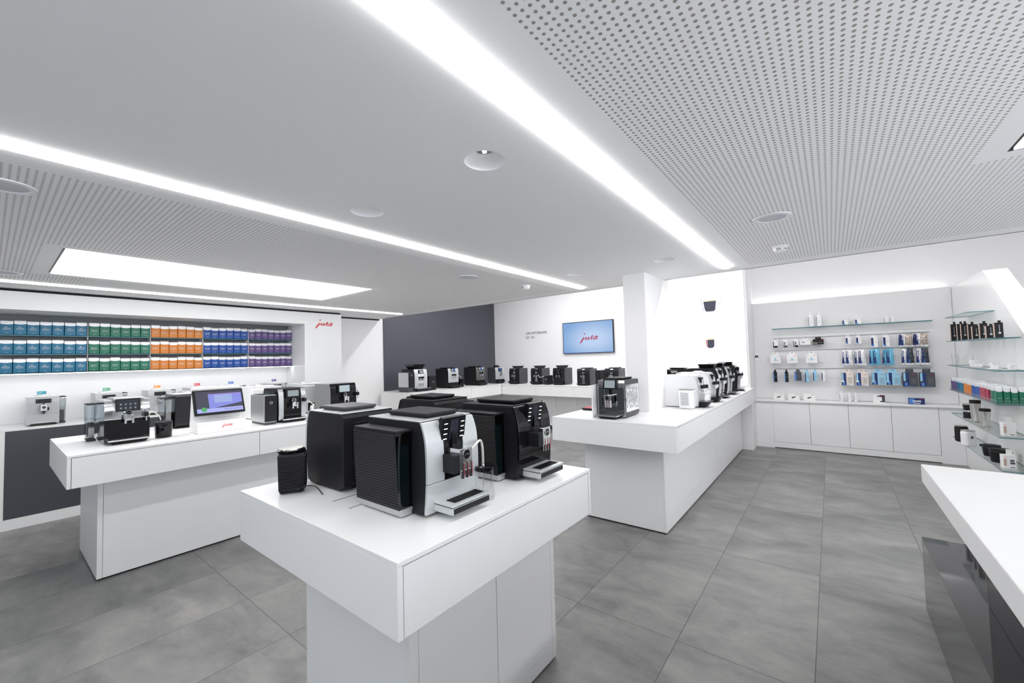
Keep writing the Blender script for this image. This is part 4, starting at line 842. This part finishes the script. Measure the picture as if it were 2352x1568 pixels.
def bottle(lab, yc, z0, w, h, d, xf=8.20, strap=NAVY):
    t = thing('cleaner_bottle', lab, 'bottle', (xf, yc, z0), A90)
    MB().box(-w/2, w/2, 0, d, 0, h*.80).build('body', WPL, t, w*.16, segs=4)
    MB().lathe([(w*.28, h*.78), (w*.20, h*.86), (w*.20, h*.90)], (0, d/2, 0), 20).build('neck', WPL, t, smooth=True); MB().lathe([(w*.24, h*.885), (w*.24, h*.99), (w*.2, h), (0, h)], (0, d/2, 0), 20).build('cap', WPL, t, smooth=True)
    q = MB(); q.box(-w*.46, -w*.38, -.0006, 0, .03*h, .70*h, 0); q.box(w*.3, w*.44, -.0006, 0, .02*h, .05*h, 0)
    for k in range(5): q.box(-w*.2, w*.25, -.0006, 0, (.5-.07*k)*h, (.508-.07*k)*h, 1)
    q.build('label_print', [strap, GREYP], t); q = MB(); add_logo(q, w*.15, h*.70, w*.34, -.001); q.build('logo', RED, t)
    return t
bottle('tall white cleaner bottle on the top glass shelf, left of its pair', .232, 1.9885, .070, .228, .05, 8.20); bottle('tall white cleaner bottle on the top glass shelf, right of its pair', .128, 1.9885, .070, .228, .05, 8.20)
def jar(lab, yc):
    t = thing('tablet_jar', lab, 'jar', (8.20, yc, 1.9885), A90)
    MB().box(-.04, .04, 0, .06, 0, .082).build('body', WPL, t, .008); MB().box(-.044, .044, -.003, .063, .0825, .097).build('lid', WPL, t, .004)
    q = MB(); q.box(-.034, -.012, -.0006, 0, .004, .07, 0); q.box(-.030, -.002, -.0008, -.0006, .006, .02, 1); q.build('label_print', [NAVY, LBLUE], t); q = MB(); add_logo(q, .018, .062, .022, -.001); q.build('logo', RED, t)
jar('squat white tablet jar on the top glass shelf, left of two', -.195); jar('squat white tablet jar on the top glass shelf, right of two', -.348)
carton('small white box on the top glass shelf, left of two', -.668, 1.9885, .042, .092, .04, CARD, [(.06, .18, .05, .75, NAVY)], 8.20); carton('small white box on the top glass shelf, right of two', -.734, 1.9885, .042, .092, .04, CARD, [(.06, .18, .05, .75, NAVY)], 8.20)
# top rail
for k, (yc, lab) in enumerate(((.735, 'small black and white carton leftmost on the top rail'), (.60, 'small grey and white carton second on the top rail'), (.45, 'small grey striped carton third on the top rail'))):
    carton(lab, yc, 1.665, .072, .118, .035, CARD, [(.02, .16, .05, .9, BLKM if k != 1 else GREYP), (.2 if k else .1, .95, .02, .3, BLKM if k != 1 else DKG), (.3, .6, .35, .8, GREYP if k else CARD)], tab=.035)
carton('wide white carton on the top rail beside the black one', .323, 1.70, .138, .085, .05, CARD, [(.15, .42, .4, .6, GREYP)], tab=.03); carton('wide black carton on the top rail', .155, 1.70, .142, .085, .05, BLKM, [(.02, .45, .08, .45, mat('bronze_print', lin(120, 115, 100), .4)), (.55, .85, .4, .45, GREYP), (.55, .85, .3, .34, GREYP)], tab=.035)
for yc, lab, w, h, z in ((-.218, 'small white and navy carton on the top rail, left of its pair', .066, .105, 1.69), (-.342, 'small white and navy carton on the top rail, right of its pair', .066, .105, 1.69), (-.52, 'taller white and navy carton on the top rail, left of its pair', .078, .155, 1.632), (-.655, 'taller white and navy carton on the top rail, right of its pair', .078, .155, 1.632)):
    carton(lab, yc, z, w, h, .04, CARD, [(.06, .42, .08, .90, NAVY), (.08, .5, .06, .22, LBLUE), (.55, .88, .55, .57, GREYP), (.55, .88, .45, .47, GREYP)], tab=.035)
for i, (yc, lab) in enumerate(((-.865, 'silver foil bundle on top rail, left of two'), (-1.02, 'silver foil bundle on top rail, right of two'))):
    pouch(lab+', front pouch', yc-.035, 1.625, .082, .185, mat('champagne_foil', lin(175, 165, 155), .28, .6), None, 8.20, blue=False)
    pouch(lab+', blue pouch behind', yc+.015, 1.625, .065, .185, FOIL, None, 8.232, .1, .03); pouch(lab+', rear blue pouch', yc+.05, 1.625, .05, .175, NAVY, None, 8.262, .1, .04)
# middle rail
for yc, lab in ((.748, 'square white carton with grey pattern, left on the middle rail'), (.514, 'square white carton with grey pattern, centre left on the middle rail'), (.253, 'square white carton with grey pattern, right one on the middle rail')):
    carton(lab, yc, 1.402, .146, .142, .05, CARD, [(.08, .9, .10, .115, GREYP), (.2, .5, .35, .38, GREYP), (.55, .8, .35, .38, GREYP), (.42, .58, .3, .62, SKY)], tab=.05, group='square white cartons on the middle rail')
PM = [(-.195, 'white and blue pouches leftmost of the middle rail', mat('white_foil', (.78, .78, .78, 1), .3, .3)), (-.345, 'white and blue pouches second on the middle rail', None), (-.515, 'light blue pouches third on the middle rail', SKYF), (-.665, 'light blue pouches fourth on the middle rail', None), (-.875, 'dark pouches fifth on the middle rail', DKF), (-1.03, 'dark pouches last on the middle rail', None)]
pm = None
for i, (yc, lab, m) in enumerate(PM):
    pm = m or pm; pouch(lab+', front pouch', yc-.025, 1.362, .085, .24, pm, None, 8.20, foot=FOIL if pm is not SKYF else None); pouch(lab+', pouch tucked behind', yc+.03, 1.362, .07, .23, pm if pm is SKYF else FOIL, None, 8.233, .1, .03, foot=None)
# bottom rail
for yc, lab, w, h, m, bm in ((.765, 'slim navy carton leftmost on the bottom rail', .055, .17, BLKM, LBLUE), (.605, 'slim navy carton second on the bottom rail', .05, .17, BLKM, LBLUE), (.447, 'wide dark carton third on the bottom rail', .095, .145, GREYBOX, LBLUE), (.327, 'slim light blue carton fourth on the bottom rail', .05, .17, SKY, NAVY), (.222, 'slim light blue carton fifth on the bottom rail', .05, .145, SKY, NAVY), (.112, 'slim white carton sixth on the bottom rail', .046, .145, CARD, NAVY)):
    carton(lab, yc, 1.09 if h > .15 else 1.115, w, h, .04, m, [(.0, .25, .02, .9, bm), (.35, .9, .55, .57, GREYP), (.35, .9, .45, .47, GREYP)], tab=.038)
for yc, lab, m, am in ((-.18, 'large white filter carton with blue side, leftmost large one', BEIGE, CARD), (-.355, 'large white filter carton with blue side, second large one', BEIGE, CARD), (-.545, 'large light blue filter carton, left of the two', SKY, SKY), (-.705, 'large light blue filter carton, right of the two', SKY, SKY), (-.885, 'large dark grey filter carton, left of the two', GREYBOX, DKG), (-1.06, 'large dark grey filter carton at the right end of the bottom rail', GREYBOX, DKG)):
    extra = [(0, 1, 0, .10, mat('tan_print', lin(165, 150, 130), .5))] if m is SKY else []
    carton(lab, yc, 1.045, .148 if m is BEIGE else .158, .205, .05, m, SW(m, am)+LINES+extra, xf=8.21, tab=.05)
# on the ledge
for yc, lab in ((.724, 'low white carton with a black brewing part pictured, leftmost on the ledge'), (.519, 'low white carton with a black brewing part pictured, second on the ledge'), (.308, 'low white carton with a black brewing part pictured, third on the ledge')):
    carton(lab, yc, .7975, .155, .105, .03, CARD, [(.30, .42, .28, .40, BLKM), (.38, .58, .34, .50, BLKM), (.54, .66, .46, .58, DKG)], xf=8.20, rz=.05)
for yc, lab, h in ((-.094, 'small white cleaner bottle on the ledge, leftmost and tallest of three', .165), (-.192, 'small white cleaner bottle on the ledge, middle of three', .145), (-.266, 'small white cleaner bottle on the ledge, rightmost of three', .145)): bottle(lab, yc, .7975, .045, h, .035, 8.20)
carton('white carton with grey and black picture on the ledge', -.535, .7975, .135, .125, .04, CARD, [(.55, .97, .1, .95, DKG), (.30, .72, .25, .72, WPL), (.34, .9, .74, .86, BLKM)], xf=8.19, rz=-.06)
carton('dark blue counter display carton with white sachets on the ledge', -.932, .7975, .165, .085, .07, NAVY, [(.02, .35, .1, .95, LBLUE), (.25, .78, .55, .64, WPL), (.25, .78, .40, .49, WPL), (.3, .72, .12, .22, WPL)], xf=8.17, tab=0)
# ------------------------------------------------------------------ side wall shelves
SY = -1.167
SH = [(1.975, 6.50, 'topmost clear glass shelf on the side panel, empty'), (1.677, 5.80, 'second clear glass shelf on the side panel, holding books'), (1.374, 5.66, 'third clear glass shelf on the side panel, holding cups'),
      (1.068, 5.66, 'fourth clear glass shelf on the side panel, holding small coffee bags'), (.771, 5.66, 'fifth clear glass shelf on the side panel, holding steel mugs'), (.474, 5.64, 'lowest clear glass shelf on the side panel, holding milk coolers')]
for z, xe, lab in SH: glass_shelf(lab, xe, 7.53, -1.3735, SY, z)
def sx(v): return v*.935      # the survey assumed Y=-1.27; the things stand a little nearer
K = .955
BK = [(7.83, .225, 'leftmost'), (7.56, .215, 'second'), (7.29, .205, 'third'), (7.04, .185, 'fourth'), (6.80, .15, 'fifth'), (6.57, .17, 'sixth'), (6.28, .13, 'seventh'), (6.07, .15, 'rightmost')]
WOODP = mat('cream_print', lin(190, 165, 150), .5)
for i, (x, h, w_) in enumerate(BK):
    t = thing('spoon_box', f'{w_} upright black carton with a silver spoon picture on the second side shelf', 'box', (x*.945, -1.22-.012*(i % 2), 1.6772), A90, 'black spoon cartons on the side shelf')
    MB().box(-.026, .026, 0, .05, 0, h*.92).build('box', BLKM, t, .001); MB().box(-.0268, -.0261, .002, .048, .002, h*.9).build('edge_print', WOODP, t)
    q = MB(); q.box(.001, .004, -.0008, 0, h*.36, h*.78); q.lathe([(.009, 0), (0, .001)], seg=16, X=Matrix.Translation((.0025, -.0008, h*.28)) @ Matrix.Rotation(pi/2, 4, 'X')); q.build('print', ALU, t)
    MB().box(.004, .024, .046, .049, h*.92, h*1.06).build('hang_tab', BLKM, t)
for x, y, h, r, lab in ((7.42, -1.215, .145, .035, 'tall clear latte glass at the left end of the cup shelf'), (7.12, -1.215, .105, .028, 'short clear glass in front on the cup shelf'), (6.93, -1.25, .14, .033, 'tall clear latte glass right of the short one')):
    t = thing('drinking_glass', lab, 'glass', (x, y, 1.3742)); MB().lathe([(0, 0), (r*.72, .001), (r*.76, .01), (r, h), (r*.93, h), (r*.68, .016), (0, .014)], seg=28).build('glass', CLEAR, t, smooth=True)
for x, y, r, h, lab in ((6.68, -1.23, .050, .085, 'tall white cup on saucer, leftmost on the cup shelf'), (6.40, -1.215, .055, .045, 'low wide white cup on saucer, second on the cup shelf'), (6.05, -1.25, .050, .075, 'tall white cup on saucer, middle of the cup shelf'), (5.86, -1.215, .045, .055, 'small white cup on saucer at the shelf front, right part'), (5.74, -1.29, .045, .06, 'small white cup on saucer nearest the end of the cup shelf')):
    r *= .74; h *= .85; t = thing('cup', lab, 'cup', (x, y, 1.3742), radians(150)); MB().lathe([(0, 0), (r*.6, .0), (r*1.45, .008), (r*1.45, .010), (r*.6, .004), (0, .004)], seg=32).build('saucer', WPL, t, smooth=True)
    MB().lathe([(0, .005), (r*.5, .005), (r*.75, .02), (r, h), (r*.94, h), (r*.68, .022), (0, .012)], seg=32).build('bowl', WPL, t, smooth=True)
    MB().tube(bez([(r*.9, 0, h*.85), (r*1.45, 0, h*.8), (r*1.4, 0, h*.45), (r*.8, 0, h*.35)], 6), .004, 8).build('handle', WPL, t, smooth=True)
SB = [('purple', 7.20, mat('purple_bag')), ('teal', 6.90, mat('teal_bag')), ('orange', 6.57, mat('orange_bag')), ('blue', 6.24, mat('blue_bag')), ('crimson', 5.95, mat('crimson_bag', lin(165, 45, 75), .4)), ('green', 5.70, mat('green_bag'))]
DEP = ['front', 'middle', 'rear']
for cn, x, m in SB:
    pb = bag('coffee_bag', .041, .085, .155, m, [], logo=False, zig=4, top=.24); first = True
    for i in range(3 if cn != 'green' else 2):
        for j in range(3 if cn != 'green' else 4):
            lab = f'small {cn} coffee bag on the side shelf, {DEP[i]} rank, {ORD[j]} from the open edge'
            loc = (x+i*.096, -1.196-.046*j, 1.0684); rz = A90+random.uniform(-.05, .05); g = f'small {cn} coffee bags on the side shelf'; sc = (1, 1, random.uniform(.95, 1.03))
            if first: pb.location = loc; pb.rotation_euler[2] = rz; pb['label'] = lab; pb['group'] = g; pb.scale = sc; first = False
            else: dup(pb, loc, rz, lab, g, sc)
tag(MB().box(5.664, 7.52, SY-.004, SY-.001, 1.0685, 1.108).box(5.664, 5.667, -1.37, SY-.0045, 1.0685, 1.108).build('shelf_lip', CLEAR), 'clear acrylic lip along the bag shelf on the side panel', 'shelf edge')
def mug(x, y, r, h, lab):
    r *= .82; h *= 1.08; t = thing('travel_mug', lab, 'mug', (x, y, .7712)); MB().lathe([(0, 0), (r*.82, 0), (r*.85, .03), (r*.83, .035), (r, h*.86)], seg=32).build('body', STEEL, t, smooth=True); MB().lathe([(r*1.02, h*.86), (r*1.02, h), (0, h)], seg=32).build('lid', BLKM, t, smooth=True)
t = thing('coffee_grinder', 'small black hand grinder with steel band and round badge on the mug shelf', 'grinder', (7.03, -1.235, .7712), radians(-70))
MB().lathe([(.052, 0), (.05, .07), (.045, .072)], seg=32).build('base', BLKM, t, smooth=True); MB().lathe([(.042, .073), (.040, .092)], seg=32).build('band', STEEL, t, smooth=True); MB().lathe([(.044, .093), (.052, .155)], seg=32).build('hopper', BLKM, t, smooth=True); MB().lathe([(.054, .156), (.054, .166), (0, .168)], seg=32).build('lid', STEEL, t, smooth=True)
q = MB(); badge(q, 0, -.0525, .05, .013); q.build('badge', [BLKM, CHROME], t)
mug(6.65, -1.215, .052, .225, 'tall steel travel mug with black lid'); mug(6.30, -1.215, .05, .175, 'shorter steel travel mug with black lid')
for x, y, h, r, lab in ((6.13, -1.205, .14, .036, 'steel-looking clear tumbler beside the shorter travel mug'), (5.97, -1.27, .145, .045, 'wide clear glass tumbler behind the small white carton')):
    t = thing('drinking_glass', lab, 'glass', (x, y, .7712)); MB().lathe([(0, 0), (r*.7, .001), (r, h), (r*.94, h), (r*.66, .01), (0, .01)], seg=28).build('glass', CLEAR, t, smooth=True)
for z, x, y, lab in ((.7712, 5.76, -1.255, 'white hang-tab carton on the mug shelf near its end'), (.4742, 5.755, -1.24, 'white hang-tab carton on the lowest side shelf')):
    t = thing('accessory_box', lab, 'box', (x, y, z), A90+radians(8)); MB().box(-.04, .04, 0, .06, 0, .125).build('box', CARD, t, .001); MB().box(.0, .038, .056, .059, .125, .17).build('hang_tab', CARD, t)
    q = MB(); q.box(-.038, -.020, -.0008, 0, .03, .09, 1); q.box(.0, .03, -.0008, 0, .012, .018, 0)
    if z < .6: q.box(.002, .032, -.0008, 0, .045, .062, 0); q.box(.002, .028, -.0008, 0, .068, .085, 0)
    q.build('print', [DTXT, WOODP], t); q = MB(); add_logo(q, -.024, .105, .02, -.001); q.build('logo', RED, t)
def cooler(x, y, w, h, m, lab, lidm):
    t = thing('milk_cooler', lab, 'milk cooler', (x, y, .4742), radians(-62)); MB().box(-w/2, w/2, 0, .09, 0, h).build('body', m, t, .022, segs=4); MB().prism([(-w/2+.014, .002), (w/2-.014, .002), (w/2-.002, .014), (w/2-.002, .076), (w/2-.014, .088), (-w/2+.014, .088), (-w/2+.002, .076), (-w/2+.002, .014)], h+.0005, h+.008, 'z').build('lid', lidm, t, .002)
    q = MB(); badge(q, 0, -.0008, h*.62, .018); q.build('badge', [BLKM, CHROME], t)
cooler(7.10, -1.20, .10, .185, BLKM, 'tall black milk cooler leftmost on the lowest side shelf', STEEL); cooler(6.80, -1.20, .105, .175, WPL, 'tall white milk cooler on the lowest side shelf', ALU)
def pot(x, y, r, h, lab):
    t = thing('milk_container', lab, 'milk container', (x, y, .4742), radians(-62)); MB().lathe([(r*.84, 0), (r*.88, .006), (r, h)], seg=36).build('body', BLKM, t, smooth=True); MB().lathe([(r*1.03, h+.0005), (r*.95, h+.006), (r*.95, h+.028), (0, h+.03)], seg=36).build('lid', BLKM, t, smooth=True)
    MB().box(-.015, .015, r*.9, r+.05, h-.01, h+.014).build('handle', BLKM, t, .005); q = MB(); badge(q, 0, -r*.965, h*.55, .02); q.build('badge', [BLKM, CHROME], t)
pot(6.36, -1.255, .068, .085, 'low round black milk container behind on the lowest side shelf'); pot(6.06, -1.25, .075, .10, 'low round black milk container in front on the lowest side shelf')
for o in list(bpy.data.objects):                     # parts carry no category
    if o.parent and 'category' in o: del o['category']
